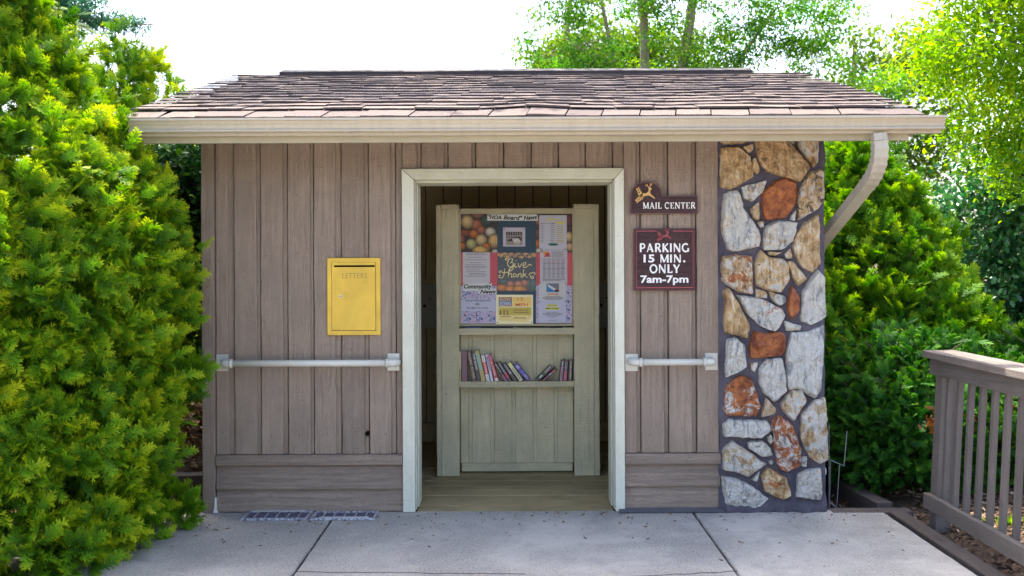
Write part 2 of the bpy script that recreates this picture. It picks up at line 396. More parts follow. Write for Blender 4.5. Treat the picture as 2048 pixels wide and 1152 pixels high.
fs = [(j * nx + i, j * nx + i + 1, (j + 1) * nx + i + 1, (j + 1) * nx + i) for j in range(len(ys) - 1) for i in range(nx - 1)]
MB().add(vs, fs).build('ground', M_soil, kind='structure', origin=(0, 0, 0), smooth=True)

# pavement slabs
pav = MB().box(-4.2, 2.19, -12.0, -0.008, -0.10, -0.022).build('pavement', M_joint, kind='structure', origin=(0, 0, 0))
JX = [-4.2, -1.05, 1.065, 2.19]; JY = [-0.006, -1.55, -4.0, -6.5, -9.0, -12.0]
for i in range(3):
    for j in range(len(JY) - 1):
        x0, x1, y1, y0 = JX[i] + 0.004, JX[i + 1] - 0.004, JY[j] - 0.003, JY[j + 1] + 0.003
        m = MB(); n = 22
        # tooled edges: slightly ragged outline
        pts = []
        for k in range(n): pts.append((x0 + (x1 - x0) * k / n + 0, y0 + rnd.uniform(0, .003)))
        for k in range(n): pts.append((x1 - rnd.uniform(0, .004), y0 + (y1 - y0) * k / n))
        for k in range(n): pts.append((x1 - (x1 - x0) * k / n, y1 - rnd.uniform(0, .003)))
        for k in range(n): pts.append((x0 + rnd.uniform(0, .004), y1 - (y1 - y0) * k / n))
        N = len(pts); cx, cy = (x0 + x1) / 2, (y0 + y1) / 2
        top = [(p[0] + (0.006 if p[0] < cx else -0.006), p[1] + (0.006 if p[1] < cy else -0.006), 0.0) for p in pts]
        mid = [(p[0], p[1], -0.007) for p in pts]; bot = [(p[0], p[1], -0.018) for p in pts]
        fs = [tuple(range(N))] + [(N + k, N + (k + 1) % N, (k + 1) % N, k) for k in range(N)] + [(2 * N + k, 2 * N + (k + 1) % N, N + (k + 1) % N, N + k) for k in range(N)]
        m.add(top + mid + bot, fs)
        m.build('slab', M_conc, pav, origin=(0, 0, 0))
fc = MB()  # wide unseen paving beside and behind the camera, added for warm bounce light
for i in range(-5, 6):
    for j in range(6):
        x0, x1 = i * 3.2 - 1.6, i * 3.2 + 1.6; y1 = -4.0 - 3.2 * j; y0 = y1 - 3.2
        if x1 < -4.3 or x0 > 2.9: fc = MB().box(x0 + .005, x1 - .005, y0 + .005, y1 - .005, -.05, -.012); fc.build('slab', M_conc, pav)
# hairline crack with a rusty stain running across the slabs
cr = MB(); px_ = []
for k in range(30):
    t = k / 29; xw = -0.62 + t * 0.9 - 1.3 if False else -1.04 + t * 1.1
    px_.append((xw, -1.16 - 0.05 * t + 0.015 * noise.noise(Vector((t * 9, 3, 0))), 0.0015))
cr.tube(px_, [0.0018 + 0.0016 * abs(noise.noise(Vector((k * .7, 1, 1)))) for k in range(30)], 4)
px_ = [(0.45 + t * 0.62, -1.27 + 0.09 * t + 0.012 * noise.noise(Vector((t * 9, 7, 0))), 0.0015) for t in [k / 24 for k in range(25)]]
cr.tube(px_, 0.002, 4)
cr.build('crack', simple('crack_stain', (0.10, 0.075, 0.07, 1), 0.9), pav)

# ------------------------------------------------------------------ THE MAIL SHELTER
shed = empty('mail_shelter', (0, 1.7, 0), 'small brown board sided mail shelter with shingle roof and stone pier', 'building')
WY = 0.0                    # face plane of the recessed strips
BF = -0.019                 # face of the wide boards
TOPZ = 2.215
xL, xR = X(408, 0), X(1438, 0)
dL, dR = X(806, 0), X(1247, 0)
dTop = Z(338, 0)
# carcass walls (sheathing), butt jointed
core = MB()
iL, iR = X(834, 0), X(1224, 0)
core.box(xL + 0.01, iL - 0.02, 0.012, 0.10, 0.0, TOPZ + .08); core.box(iR + 0.02, 1.86, 0.012, 0.10, 0.0, TOPZ + .08)
core.box(iL - 0.02, iR + 0.02, 0.012, 0.10, Z(352, 0), TOPZ + .08)
core.build('sheathing', M_sheath, shed)
box('side_wall', M_board, shed, xL + 0.0, xL + 0.09, 0.101, 3.4, 0.0, 2.2)
box('side_wall', M_board, shed, 1.77, 1.86, 0.101, 3.4, 0.0, 2.2)
box('rear_wall', M_board, shed, xL + 0.09, 1.769, 3.31, 3.4, 0.0, 2.2)
for sx in (xL, 1.77):
    g = MB(); g.add([(sx + a, y, z) for a in (0.0, 0.09) for (y, z) in ((0.0, 2.2), (3.4, 2.2), (1.7, 2.80))], [(0, 1, 2), (5, 4, 3), (0, 3, 4, 1), (1, 4, 5, 2), (2, 5, 3, 0)])
    recalc(g.build('gable', M_board, shed))
# vertical siding
strips = [(459, 470), (516, 523), (568, 577), (623, 629), (673, 684), (730, 739), (783, 793), (836, 844), (890, 898), (945, 953), (1000, 1009), (1055, 1064), (1108, 1118), (1162, 1172), (1218, 1226), (1273, 1281), (1327, 1336), (1383, 1392)]
zs = Z(908, 0, 620); zsr = Z(905, 0, 1340)
bounds = [433] + [e for st in strips for e in st] + [1436]
for i in range(0, len(bounds) - 1):
    a, b = bounds[i], bounds[i + 1]; wide = (i % 2 == 0)
    x0, x1 = X(a, 0), X(b, 0)
    if b <= 806 or a >= 1247: segs = [(x0, x1, zs if b <= 806 else zsr)]
    elif a < 806 < b: segs = [(x0, dL, zs), (dL, x1, dTop)]
    elif a < 1247 < b: segs = [(x0, dR, dTop), (dR, x1, zsr)]
    else: segs = [(x0, x1, dTop)]
    for (p, q, zb) in segs:
        if wide: m = plank(p + 0.0015, q - 0.0015, zb + 0.004, TOPZ, BF - rnd.uniform(0, .002), 0.011, 'z', 26, 0.0014, 0.004)
        else: m = plank(p - 0.003, q - 0.0045, zb + 0.004, TOPZ, -0.0045, 0.009, 'z', 4, 0.0003, 0.001)
        recalc(m.build('board' if wide else 'batten', M_board, shed))
recalc(plank(xL - 0.004, X(432, 0), 0.0, TOPZ, -0.034, 0.0, 'z', 30, 0.0012, 0.004).build('corner_board', M_board, shed))
# ledge trim and lap skirting on both sides of the door
for (pa, pb, ytop, ybot, y2, y3) in ((434, 805, 908, 929, 977, 1022), (1248, 1437, 905, 926, 971, 1019)):
    x0, x1 = X(pa, 0), X(pb, 0); c = (pa + pb) / 2
    z0, z1, z2, z3 = Z(ytop, 0, c), Z(ybot, 0, c), Z(y2, 0, c), max(0.004, Z(y3, 0, c))
    recalc(plank(z1, z0, x0, x1, -0.040, 0.010, 'x', 22, 0.0008, 0.005).build('ledge_trim', M_boardx, shed))
    # lap boards lean out at their lower edge
    for (zt, zb) in ((z1 - 0.001, z2), (z2 - 0.001, z3)):
        m = MB(); n = 22; vsx = []
        for i in range(n + 1):
            x = x0 + (x1 - x0) * i / n; j = rnd.uniform(-.0012, .0012)
            vsx += [(x, 0.01, zb + j), (x, -0.026 + j * .5, zb + j), (x, -0.029 + j * .5, zb + 0.004 + j), (x, -0.010, zt), (x, 0.01, zt)]
        fsx = [(i * 5 + k, i * 5 + (k + 1) % 5, (i + 1) * 5 + (k + 1) % 5, (i + 1) * 5 + k) for i in range(n) for k in range(5)] + [(0, 1, 2, 3, 4), tuple(n * 5 + k for k in range(5))]
        recalc(m.add(vsx, fsx).build('skirt_board', M_boardx, shed))
# nail heads, slightly rusty
nh = MB()
for i in range(0, len(bounds) - 1, 2):
    xc = X((bounds[i] + bounds[i + 1]) / 2, 0)
    for zz0 in (0.46, 0.98, 1.52, 2.05):
        if dL - .03 < xc < dR + .03 and zz0 < 2.0: continue
        if rnd.random() < .25: continue
        xx, zz1 = xc + rnd.uniform(-.035, .035), zz0 + rnd.uniform(-.03, .03)
        nh.prism([(xx + math.cos(a) * .0034, zz1 + math.sin(a) * .0034) for a in [k * math.pi / 3 for k in range(6)]], BF - .0032, BF + .003)
nh.build('nail_head', simple('rusty_nail', (0.10, 0.065, 0.05, 1), 0.7), shed, kind='stuff')
# knot hole as a flat dark disc, its inner shade put into the colour
kh = MB(); kx, kz = XZ(736, 866, 0)
kh.prism([(kx + math.cos(a) * 0.013, kz + math.sin(a) * 0.015) for a in [k * math.pi / 7 for k in range(14)]], BF - 0.0035, 0.0)
kh.build('knot_hole', M_dark, shed)
# flaking white caulk at the bottom of the corner board
ck = MB(); cx0 = X(432, 0)
ck.prism([(cx0 - .012, 0.003), (cx0 + .016, 0.003), (cx0 + .008, .02), (cx0 + .004, .09), (cx0 - .001, .09), (cx0 - .003, .03)], -0.039, -0.01)
ck.build('caulk', M_white, shed)
# door casing (mitred) and jambs
ci, co = X(830, 0), X(806, 0); di, do = X(1228, 0), X(1247, 0); ti, to = Z(360, 0), Z(338, 0)
cb = 0.002
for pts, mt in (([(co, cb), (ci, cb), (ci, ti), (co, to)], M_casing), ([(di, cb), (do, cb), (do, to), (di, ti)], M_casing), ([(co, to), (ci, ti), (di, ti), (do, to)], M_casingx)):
    # shrink by a hair so mitres show a joint
    mx_, mz_ = sum(p[0] for p in pts) / 4, sum(p[1] for p in pts) / 4
    pts = [(p[0] + (mx_ - p[0]) * 0.004, p[1] + (mz_ - p[1]) * 0.001) for p in pts]
    o = MB().prism(pts, -0.046, 0.012).build('door_casing', mt, shed)
    b = o.modifiers.new('bevel', 'BEVEL'); b.width = 0.003; b.segments = 2
JD = 0.27
box('door_jamb', M_casing, shed, ci - 0.03, ci - 0.002 + 0.006, 0.0125, JD, 0.002, ti - 0.002, 0.002)
box('door_jamb', M_casing, shed, di - 0.004, di + 0.03, 0.0125, JD, 0.002, ti - 0.002, 0.002)
box('door_stop', M_casing, shed, ci + 0.0045, ci + 0.012, 0.09, JD - .01, 0.002, ti - 0.016, 0.001)
box('door_stop', M_casing, shed, di - 0.012, di - 0.0045, 0.09, JD - .01, 0.002, ti - 0.016, 0.001)
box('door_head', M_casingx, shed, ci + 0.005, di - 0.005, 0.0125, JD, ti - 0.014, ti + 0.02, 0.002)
# interior
inner = MB(); inner.box(xL + 0.0905, iL - 0.032, 0.1015, 0.115, 0.0, 2.28); inner.box(iR + 0.032, 1.7695, 0.1015, 0.115, 0.0, 2.28)
inner.build('inner_lining', M_inner, shed)
box('inner_lining', M_inner, shed, xL + 0.0905, xL + 0.10, 0.116, 2.25, 0.0, 2.28)
box('inner_lining', M_inner, shed, 1.76, 1.7695, 0.116, 2.25, 0.0, 2.28)
box('ceiling', M_inner, shed, xL + 0.0905, 1.7695, 0.116, 3.309, 2.30, 2.32)
BY = 2.28
box('back_partition', M_sheath, shed, xL + 0.0905, 1.7695, BY + 0.012, BY + 0.03, 0.0, 2.299)
x = xL + 0.095; k = 0
while x < 1.76:
    recalc(plank(x, min(x + 0.140, 1.758), 0.16, 2.20, BY - 0.004, BY + 0.011, 'z', 6, 0.0008, 0.003).build('inner_board', M_inner, shed)); x += 0.148
box('ceiling_trim', M_inner, shed, xL + 0.0905, 1.7695, BY - 0.03, BY + .0115, 2.205, 2.298)
box('baseboard', M_inner, shed, xL + 0.0905, 1.7695, BY - 0.012, BY + .0115, 0.0, 0.155)
# mail slot panels left and right on the back partition
for s_ in (-1, 1):
    xa, xb = (-1.70, -0.36) if s_ < 0 else (0.36, 1.75)
    zt, zb2 = Z(566, BY), Z(655, BY)
    bk = box('locker_panel', simple('grey_green_locker_%d' % s_, (0.40, 0.40, 0.33, 1), 0.4), shed, xa, xb, BY - 0.05, BY - 0.0045, zb2, zt, 0.002)
    box('locker_shelf', M_inner, bk, xa - 0.01, xb + 0.01, BY - 0.07, BY - 0.0505, zt + 0.002, zt + 0.035)
    n = 9; hl = MB()
    for q in range(n):
        xx = xa + 0.05 + (xb - xa - 0.1) * q / (n - 1)
        hl.prism([(xx + math.cos(a) * .012, (zt + zb2) / 2 + math.sin(a) * .012) for a in [w * math.pi / 5 for w in range(10)]], BY - 0.0545, BY - 0.0502)
        hl.prism([(xx + .045 + math.cos(a) * .007, (zt + zb2) / 2 + .06 + math.sin(a) * .007) for a in [w * math.pi / 5 for w in range(10)]], BY - 0.0545, BY - 0.0502)
    hl.build('key_hole', M_dark, bk, kind='stuff')
# floor boards: real boards with gaps
fl = box('floor', M_dark, shed, xL + 0.0905, 1.7695, 0.0, 2.29, -0.05, -0.030)
y = -0.004; k = 0
while y < 2.26:
    w = 0.136; m = MB(); n = 16; sgn = []
    xa, xb = (ci + .006, di - .006) if y < 0.27 else (xL + 0.092, 1.768)
    if y < 0.27 and y + w > 0.27: pass
    zt = -0.006 - 0.0015 * (k % 3)
    vsx = []
    for i in range(n + 1):
        x = xa + (xb - xa) * i / n; j = rnd.uniform(-.0012, .0012); j2 = rnd.uniform(-.0008, .0008)
        vsx += [(x, y + j, -0.029), (x, y + j, zt - .004), (x, y + .004 + j, zt + j2), (x, y + w - .004 + j, zt + j2), (x, y + w + j, zt - .004), (x, y + w + j, -0.029)]
    fsx = [(i * 6 + q, i * 6 + (q + 1) % 6, (i + 1) * 6 + (q + 1) % 6, (i + 1) * 6 + q) for i in range(n) for q in range(6)] + [tuple(range(6)), tuple(n * 6 + q for q in range(6))]
    recalc(m.add(vsx, fsx).build('floor_board', M_deck, fl)); y += w + 0.005; k += 1

# ------------------------------------------------------------------ ROOF
EY, EZ = -0.60, 2.278; RY, RZ = 1.70, 2.925
rX0, rX1 = -2.10, 2.212
sl = math.atan2(RZ - EZ, RY - EY); L = math.hypot(RZ - EZ, RY - EY); cs, sn = math.cos(sl), math.sin(sl)
def roofp(x, d, h):
    """d = distance up the slope from the eave, h = height above deck"""
    wave = 0.014 * math.exp(-((x - 0.10) / 0.16) ** 2 - ((d - 0.25) / 0.25) ** 2) + 0.006 * noise.noise(Vector((x * 1.7, d * 1.3, 0))) * min(1, d * 4)
    h += wave - 0.022 * max(0.0, 1 - d / 0.15) ** 1.5
    return (x, EY + d * cs - h * sn, EZ + d * sn + h * cs)
roof = MB(); hw = 0.035
prof = [(EY + .02, EZ - .03), (RY, RZ - .03), (2 * RY - EY - .02, EZ - .03), (2 * RY - EY - .02, EZ - .05), (RY, RZ - .055), (EY + .02, EZ - .05)]
vs = [(rX0 + 0.02, y, z) for y, z in prof] + [(rX1 - 0.02, y, z) for y, z in prof]
roof.add(vs, [(0, 1, 7, 6), (1, 2, 8, 7), (2, 3, 9, 8), (3, 4, 10, 9), (4, 5, 11, 10), (5, 0, 6, 11), (0, 5, 4, 1), (1, 4, 3, 2), (6, 7, 10, 11), (7, 8, 9, 10)])
roof = recalc(roof.build('roof', M_sheath, shed))
# back slope covering
bs = MB(); bs.add([(rX0, RY, RZ + .006), (rX1, RY, RZ + .006), (rX1, 2 * RY - EY, EZ + .006), (rX0, 2 * RY - EY, EZ + .006), (rX0, RY, RZ - .028), (rX1, RY, RZ - .028), (rX1, 2 * RY - EY, EZ - .028), (rX0, 2 * RY - EY, EZ - .028)],
       [(0, 1, 2, 3), (7, 6, 5, 4), (0, 4, 5, 1), (1, 5, 6, 2), (2, 6, 7, 3), (3, 7, 4, 0)])
recalc(bs.build('rear_covering', M_shingle, roof))
rows = 15; ex = L / rows
for r in range(rows):
    x = rX0 - rnd.uniform(0, 0.01); first = True; lay = 0
    while x < rX1 - 0.03:
        w = rnd.uniform(0.17, 0.30) if r > 0 else rnd.uniform(0.19, 0.27)
        if rnd.random() < 0.30 and r > 0: w += rnd.uniform(0.06, 0.14)
        if first and r > 0: w *= rnd.uniform(0.4, 1.0)
        x1 = min(x + w, rX1 + rnd.uniform(0, 0.008)); 
        if rX1 - x1 < 0.07: x1 = rX1 + rnd.uniform(0, 0.008)
        lay = (lay + 1) % 2 if rnd.random() < 0.8 else lay
        th = (0.0035 if lay else 0.009) + rnd.uniform(0, 0.0015)
        d0 = r * ex - 0.012 + rnd.uniform(-.003, .003) + (0.004 if lay else 0); d1 = (r + 1) * ex + 0.03
        if r == rows - 1: d1 = L + 0.004
        h0, h1 = 0.010, 0.002
        nseg = 4; vsx = []; skew = -0.035 if r == 0 else 0.0
        for i in range(nseg + 1):
            t = i / nseg; gp_ = 0.0032 if r == 0 else 0.0015; xx = x + gp_ + (x1 - x - 2 * gp_) * t; jj = rnd.uniform(-.0012, .0012)
            up = 0.0
            xt = xx - skew * (1 if 0 < i < nseg or (x > rX0 + .05 and x1 < rX1 - .02) else 0)
            vsx += [roofp(xx, d0 + jj, h0 + 0.0), roofp(xx, d0 + jj, h0 + th + jj), roofp(xt, d1, h1 + th * 0.4), roofp(xt, d1, h1 - 0.004)]
        fsx = [(i * 4 + k, (i + 1) * 4 + k, (i + 1) * 4 + (k + 1) % 4, i * 4 + (k + 1) % 4) for i in range(nseg) for k in range(4)] + [(0, 1, 2, 3), (nseg * 4 + 3, nseg * 4 + 2, nseg * 4 + 1, nseg * 4)]
        o = recalc(MB().add(vsx, fsx).build('shingle', M_shingle, roof))
        x = x1 + 0.0005; first = False
# ridge cap strips and the raised vent
vm = MB(); n = 30; vx0, vx1 = X(568, RY), X(1498, RY); vsx = []
for i in range(n + 1):
    x = vx0 + (vx1 - vx0) * i / n; wz = 0.004 * noise.noise(Vector((x * 2.1, 0, 5)))
    vsx += [(x, RY - 0.13, RZ - 0.030 + wz), (x, RY - 0.13, RZ + 0.004 + wz), (x, RY, RZ + 0.044 + wz), (x, RY + 0.13, RZ + 0.004 + wz), (x, RY + 0.13, RZ - 0.030 + wz)]
fsx = [(i * 5 + k, (i + 1) * 5 + k, (i + 1) * 5 + (k + 1) % 5, i * 5 + (k + 1) % 5) for i in range(n) for k in range(5)] + [tuple(range(5)), tuple(n * 5 + k for k in range(5))]
recalc(vm.add(vsx, fsx).build('ridge_vent', M_vent, roof))
# rake boards and soffit and fascia
for sx in (rX0 + 0.02, rX1 - 0.045):
    g = MB(); g.add([(sx + a, y, z) for a in (0.0, 0.025) for (y, z) in ((EY + .1, EZ - .02), (RY, RZ - .031), (RY, RZ - .15), (EY + .1, EZ - .12))],
            [(0, 1, 2, 3), (7, 6, 5, 4), (0, 4, 5, 1), (1, 5, 6, 2), (2, 6, 7, 3), (3, 7, 4, 0)])
    recalc(g.build('rake_board', M_boardx, shed))
    g = MB(); g.add([(sx + a, y, z) for a in (0.0, 0.025) for (y, z) in ((2 * RY - EY - .1, EZ - .02), (RY + .001, RZ - .031), (RY + .001, RZ - .15), (2 * RY - EY - .1, EZ - .12))],
            [(0, 1, 2, 3), (7, 6, 5, 4), (0, 4, 5, 1), (1, 5, 6, 2), (2, 6, 7, 3), (3, 7, 4, 0)])
    recalc(g.build('rake_board', M_boardx, shed))
fas = box('fascia', simple('fascia_paint', (0.43, 0.38, 0.26, 1), 0.5, 0, 20, 0.1, 0.002, 0.2, 4), shed, -2.06, 2.17, -0.505, -0.478, 2.138, 2.235, 0.002)
box('soffit', M_boardx, shed, -2.05, 2.16, -0.4775, 0.0, 2.216, 2.226)
# gutter, K style
gp = [(-0.507, 2.245), (-0.507, 2.170), (-0.556, 2.170), (-0.556, 2.184), (-0.598, 2.186), (-0.604, 2.190), (-0.604, 2.196), (-0.596, 2.199), (-0.592, 2.206), (-0.596, 2.220), (-0.606, 2.232), (-0.612, 2.244), (-0.629, 2.245), (-0.629, 2.257), (-0.620, 2.258), (-0.618, 2.250), (-0.608, 2.246), (-0.600, 2.234), (-0.588, 2.220), (-0.586, 2.200), (-0.552, 2.188), (-0.550, 2.178), (-0.512, 2.176), (-0.512, 2.245)]
gx0, gx1 = -2.05, 2.322
gm = MB(); n = len(gp); S = 24; vsx = []
for i in range(S + 1):
    x = gx0 + (gx1 - gx0) * i / S; w = 0.0015 * noise.noise(Vector((x * 1.2, 2, 2)))
    vsx += [(x, p[0], p[1] + w) for p in gp]
fsx = [(i * n + k, (i + 1) * n + k, (i + 1) * n + (k + 1) % n, i * n + (k + 1) % n) for i in range(S) for k in range(n)]
gm.add(vsx, fsx)
gut = recalc(gm.build('gutter', M_gutter, shed, origin=(0, -0.57, 2.172)))
for xe in (gx0, gx1):
    endp = gp[:15]; e = MB(); q = len(endp)
    xa, xb = (xe - 0.003, xe) if xe < 0 else (xe, xe + 0.003)
    e.add([(xa, p[0], p[1]) for p in endp] + [(xb, p[0], p[1]) for p in endp], [tuple(range(q)), tuple(range(2 * q - 1, q - 1, -1))] + [(i, i + q, (i + 1) % q + q, (i + 1) % q) for i in range(q)])
    recalc(e.build('end_cap', M_gutter, gut))
for xs_ in (-0.9, 0.75):
    e = MB()
    sec = [(p[0] * 1.0 - 0.0015, p[1] - 0.001) for p in gp[2:12]]; q = len(sec)
    e.add([(xs_, p[0], p[1]) for p in sec] + [(xs_ + 0.03, p[0], p[1]) for p in sec], [(i, i + q, i + 1 + q, i + 1) for i in range(q - 1)])
    e.build('seam_band', M_gutter, gut)
# downspout: rectangular corrugated pipe swept back to the side of the pier
def rect_sweep(path, hw, hd, sub=1):
    m = MB(); vsx = []; P = [Vector(p) for p in path]; N = len(P)
    prof = []
    per = 6
    for (ax, ay), (bx, by) in (((-1, -1), (1, -1)), ((1, -1), (1, 1)), ((1, 1), (-1, 1)), ((-1, 1), (-1, -1))):
        for k in range(per):
            t = k / per; e = 0.0 if k % 2 == 0 else -0.05
            prof.append(((ax + (bx - ax) * t) * (1 + (e if ax == bx else 0)), (ay + (by - ay) * t) * (1 + (e if ay == by else 0))))
    q = len(prof)
    for i, p in enumerate(P):
        t = (P[min(i + 1, N - 1)] - P[max(i - 1, 0)]).normalized()
        a = Vector((1, 0, 0)); a = (a - t * a.dot(t)).normalized(); b = t.cross(a)
        cr_ = 1.0
        vsx += [p + a * (u * hw * cr_) + b * (w * hd * cr_) for u, w in prof]
    fsx = [(i * q + k, i * q + (k + 1) % q, (i + 1) * q + (k + 1) % q, (i + 1) * q + k) for i in range(N - 1) for k in range(q)] + [tuple(range(q)), tuple((N - 1) * q + k for k in range(q))]
    return m.add(vsx, fsx)
gxd = 1.985
arc = []
p0 = Vector((gxd, -0.555, 2.171)); p1 = Vector((gxd + .012, -0.553, 2.06)); p2 = Vector((gxd + .02, -0.40, 1.955)); p3 = Vector((1.952, 0.36, 1.59))
e1 = [p0, p1 + (p0 - p1) * 0.5]
bend = []
for k in range(15):
    t = k / 14; a, b, c_ = Vector((gxd + .004, -0.555, 2.13)), Vector((gxd + .020, -0.554, 1.985)), Vector((gxd + .012, -0.34, 1.905))
    pt = a * (1 - t) ** 2 + b * 2 * t * (1 - t) + c_ * t * t
    bend.append(pt)
recalc(rect_sweep([p0] + bend[:1], 0.036, 0.026).build('downspout_outlet', M_spout, gut))
m = rect_sweep(bend, 0.0385, 0.029)
# crimp folds in the elbow
mm = MB(); q = 24
for i in range(len(bend)):
    cpt = bend[i]; k_ = 0.93 if i % 2 else 1.04
    for p in m.v[i * q:(i + 1) * q]: mm.v.append(tuple(cpt + (Vector(p) - cpt) * k_))
mm.f = m.f; mm.c = m.c
recalc(mm.build('downspout_elbow', M_spout, gut))
recalc(rect_sweep([bend[-1] + (bend[-1] - p3).normalized() * 0.015, p3, p3 + Vector((0, .06, -.06)), p3 + Vector((0, .07, -.5)), p3 + Vector((0, .07, -1.5))], 0.036, 0.026).build('downspout', M_spout, gut))

# ------------------------------------------------------------------ STONE PIER
C5 = lambda p: (1420 + p[0] / 3.031, 270 + p[1] / 3.031)
C6 = lambda p: (1420 + p[0] / 2.881, 640 + p[1] / 2.881)
# (outline, tan, rust, lichen)
A = [([(65, 20), (250, 20), (200, 48), (90, 55)], .62, .1, .45),
 ([(75, 80), (180, 78), (245, 130), (262, 250), (130, 325), (72, 310)], .70, .33, .40),
 ([(200, 70), (262, 52), (268, 85), (240, 105)], .6, .3, .2),
 ([(262, 140), (280, 130), (305, 210), (295, 235), (265, 215)], .6, .2, .3),
 ([(280, 20), (450, 20), (540, 110), (605, 190), (550, 275), (420, 240), (350, 215), (300, 150)], .85, .40, .50),
 ([(465, 20), (515, 20), (515, 55)], .3, 0, .2),
 ([(545, 20), (658, 20), (655, 160), (630, 190), (585, 130), (545, 75)], .50, .15, .40),
 ([(200, 315), (345, 275), (320, 350), (260, 400), (210, 385)], .42, .1, .1),
 ([(320, 350), (400, 280), (460, 262), (525, 290), (525, 400), (465, 495), (345, 510), (325, 440)], .6, .72, .1),
 ([(540, 330), (610, 225), (690, 205), (692, 400), (640, 455), (545, 508)], .55, .15, .52),
 ([(90, 360), (165, 338), (190, 380), (200, 440), (270, 540), (302, 600), (298, 670), (150, 700), (110, 680), (78, 560)], .38, .34, .1),
 ([(248, 450), (300, 405), (302, 515), (265, 500)], .6, .2, .1),
 ([(290, 525), (325, 522), (330, 560), (305, 560)], .5, .3, .1),
 ([(485, 505), (522, 455), (522, 520), (495, 522)], .3, 0, .1),
 ([(345, 550), (420, 520), (528, 532), (505, 640), (440, 690), (335, 695), (330, 610)], .42, .22, .1),
 ([(520, 620), (570, 540), (658, 485), (667, 600), (668, 780), (620, 828), (560, 790), (515, 690)], .62, .28, .1),
 ([(355, 708), (440, 712), (400, 732), (365, 728)], .6, .1, .1),
 ([(460, 720), (495, 685), (500, 745), (465, 745)], .5, .1, .1),
 ([(80, 740), (160, 728), (255, 740), (258, 960), (180, 950), (120, 915), (82, 880)], .50, .47, .25),
 ([(275, 780), (310, 700), (365, 745), (440, 750), (475, 790), (480, 880), (430, 950), (340, 935), (285, 900)], .58, .20, .42),
 ([(475, 770), (500, 765), (590, 870), (540, 915), (505, 860)], .60, .15, .1),
 ([(655, 820), (695, 860), (705, 1100), (620, 1148), (560, 1120), (565, 960), (610, 880)], .22, .1, .1),
 ([(475, 1000), (500, 920), (540, 980), (540, 1060), (495, 1118), (475, 1060)], .3, .60, .2),
 ([(285, 930), (345, 950), (350, 990), (280, 985)], .6, .3, .1),
 ([(355, 945), (460, 980), (462, 1010), (425, 1037), (390, 1010)], .38, .2, .1),
 ([(170, 975), (270, 985), (330, 1000), (440, 1060), (458, 1090), (430, 1150), (400, 1188), (310, 1160), (230, 1080)], .32, .40, .1),
 ([(90, 950), (115, 930), (175, 1030), (240, 1150), (227, 1228), (190, 1215), (92, 1190)], .70, .15, .1)]
B = [([(435, 5), (530, 35), (520, 60), (445, 60)], .4, .1, .1),
 ([(255, 60), (330, 80), (400, 70), (432, 85), (430, 170), (415, 200), (240, 220), (235, 150)], .4, .66, .1),
 ([(480, 80), (560, 75), (655, 40), (655, 200), (640, 400), (605, 443), (510, 390), (465, 400), (450, 330), (452, 180)], .33, .15, .1),
 ([(100, 115), (150, 108), (200, 145), (212, 270), (180, 290), (95, 330), (95, 200)], .28, .1, .1),
 ([(240, 250), (285, 245), (262, 305), (245, 290)], .5, .1, .35),
 ([(290, 280), (330, 230), (415, 225), (435, 300), (440, 410), (375, 470), (310, 415), (288, 350)], .36, .26, .1),
 ([(100, 380), (180, 325), (240, 345), (270, 420), (292, 500), (265, 552), (100, 548), (88, 500)], .3, .54, .1),
 ([(325, 450), (385, 520), (370, 545), (302, 560)], .55, .2, .1),
 ([(415, 490), (470, 410), (530, 405), (555, 460), (480, 582), (440, 545)], .52, .2, .1),
 ([(530, 550), (600, 480), (665, 455), (675, 560), (682, 800), (640, 825), (580, 790), (530, 690)], .48, .22, .22),
 ([(88, 600), (110, 575), (330, 585), (355, 635), (300, 680), (92, 672)], .12, .0, .12),
 ([(330, 680), (350, 660), (365, 700), (350, 715)], .3, .1, .1),
 ([(365, 590), (400, 555), (470, 600), (520, 740), (520, 830), (440, 872), (400, 850), (370, 720)], .3, .53, .15),
 ([(215, 705), (310, 700), (350, 740), (360, 780), (300, 790), (235, 745)], .15, .1, .1),
 ([(85, 760), (130, 697), (190, 740), (320, 830), (220, 900), (85, 860)], .48, .25, .36),
 ([(343, 815), (362, 810), (365, 835), (348, 832)], .3, .1, .1),
 ([(300, 900), (345, 855), (440, 910), (468, 1010), (420, 1035), (320, 990)], .65, .45, .3),
 ([(240, 920), (292, 870), (275, 935)], .4, .1, .1),
 ([(78, 910), (150, 915), (240, 960), (335, 1030), (290, 1075), (150, 1100), (95, 1080)], .30, .22, .2),
 ([(510, 900), (560, 875), (640, 860), (645, 990), (640, 1035), (500, 1020)], .40, .1, .1),
 ([(530, 790), (565, 790), (565, 850), (535, 845)], .3, .1, .5)]
PY = -0.045
pxL, pxR = X(1438, PY), X(1652, PY)
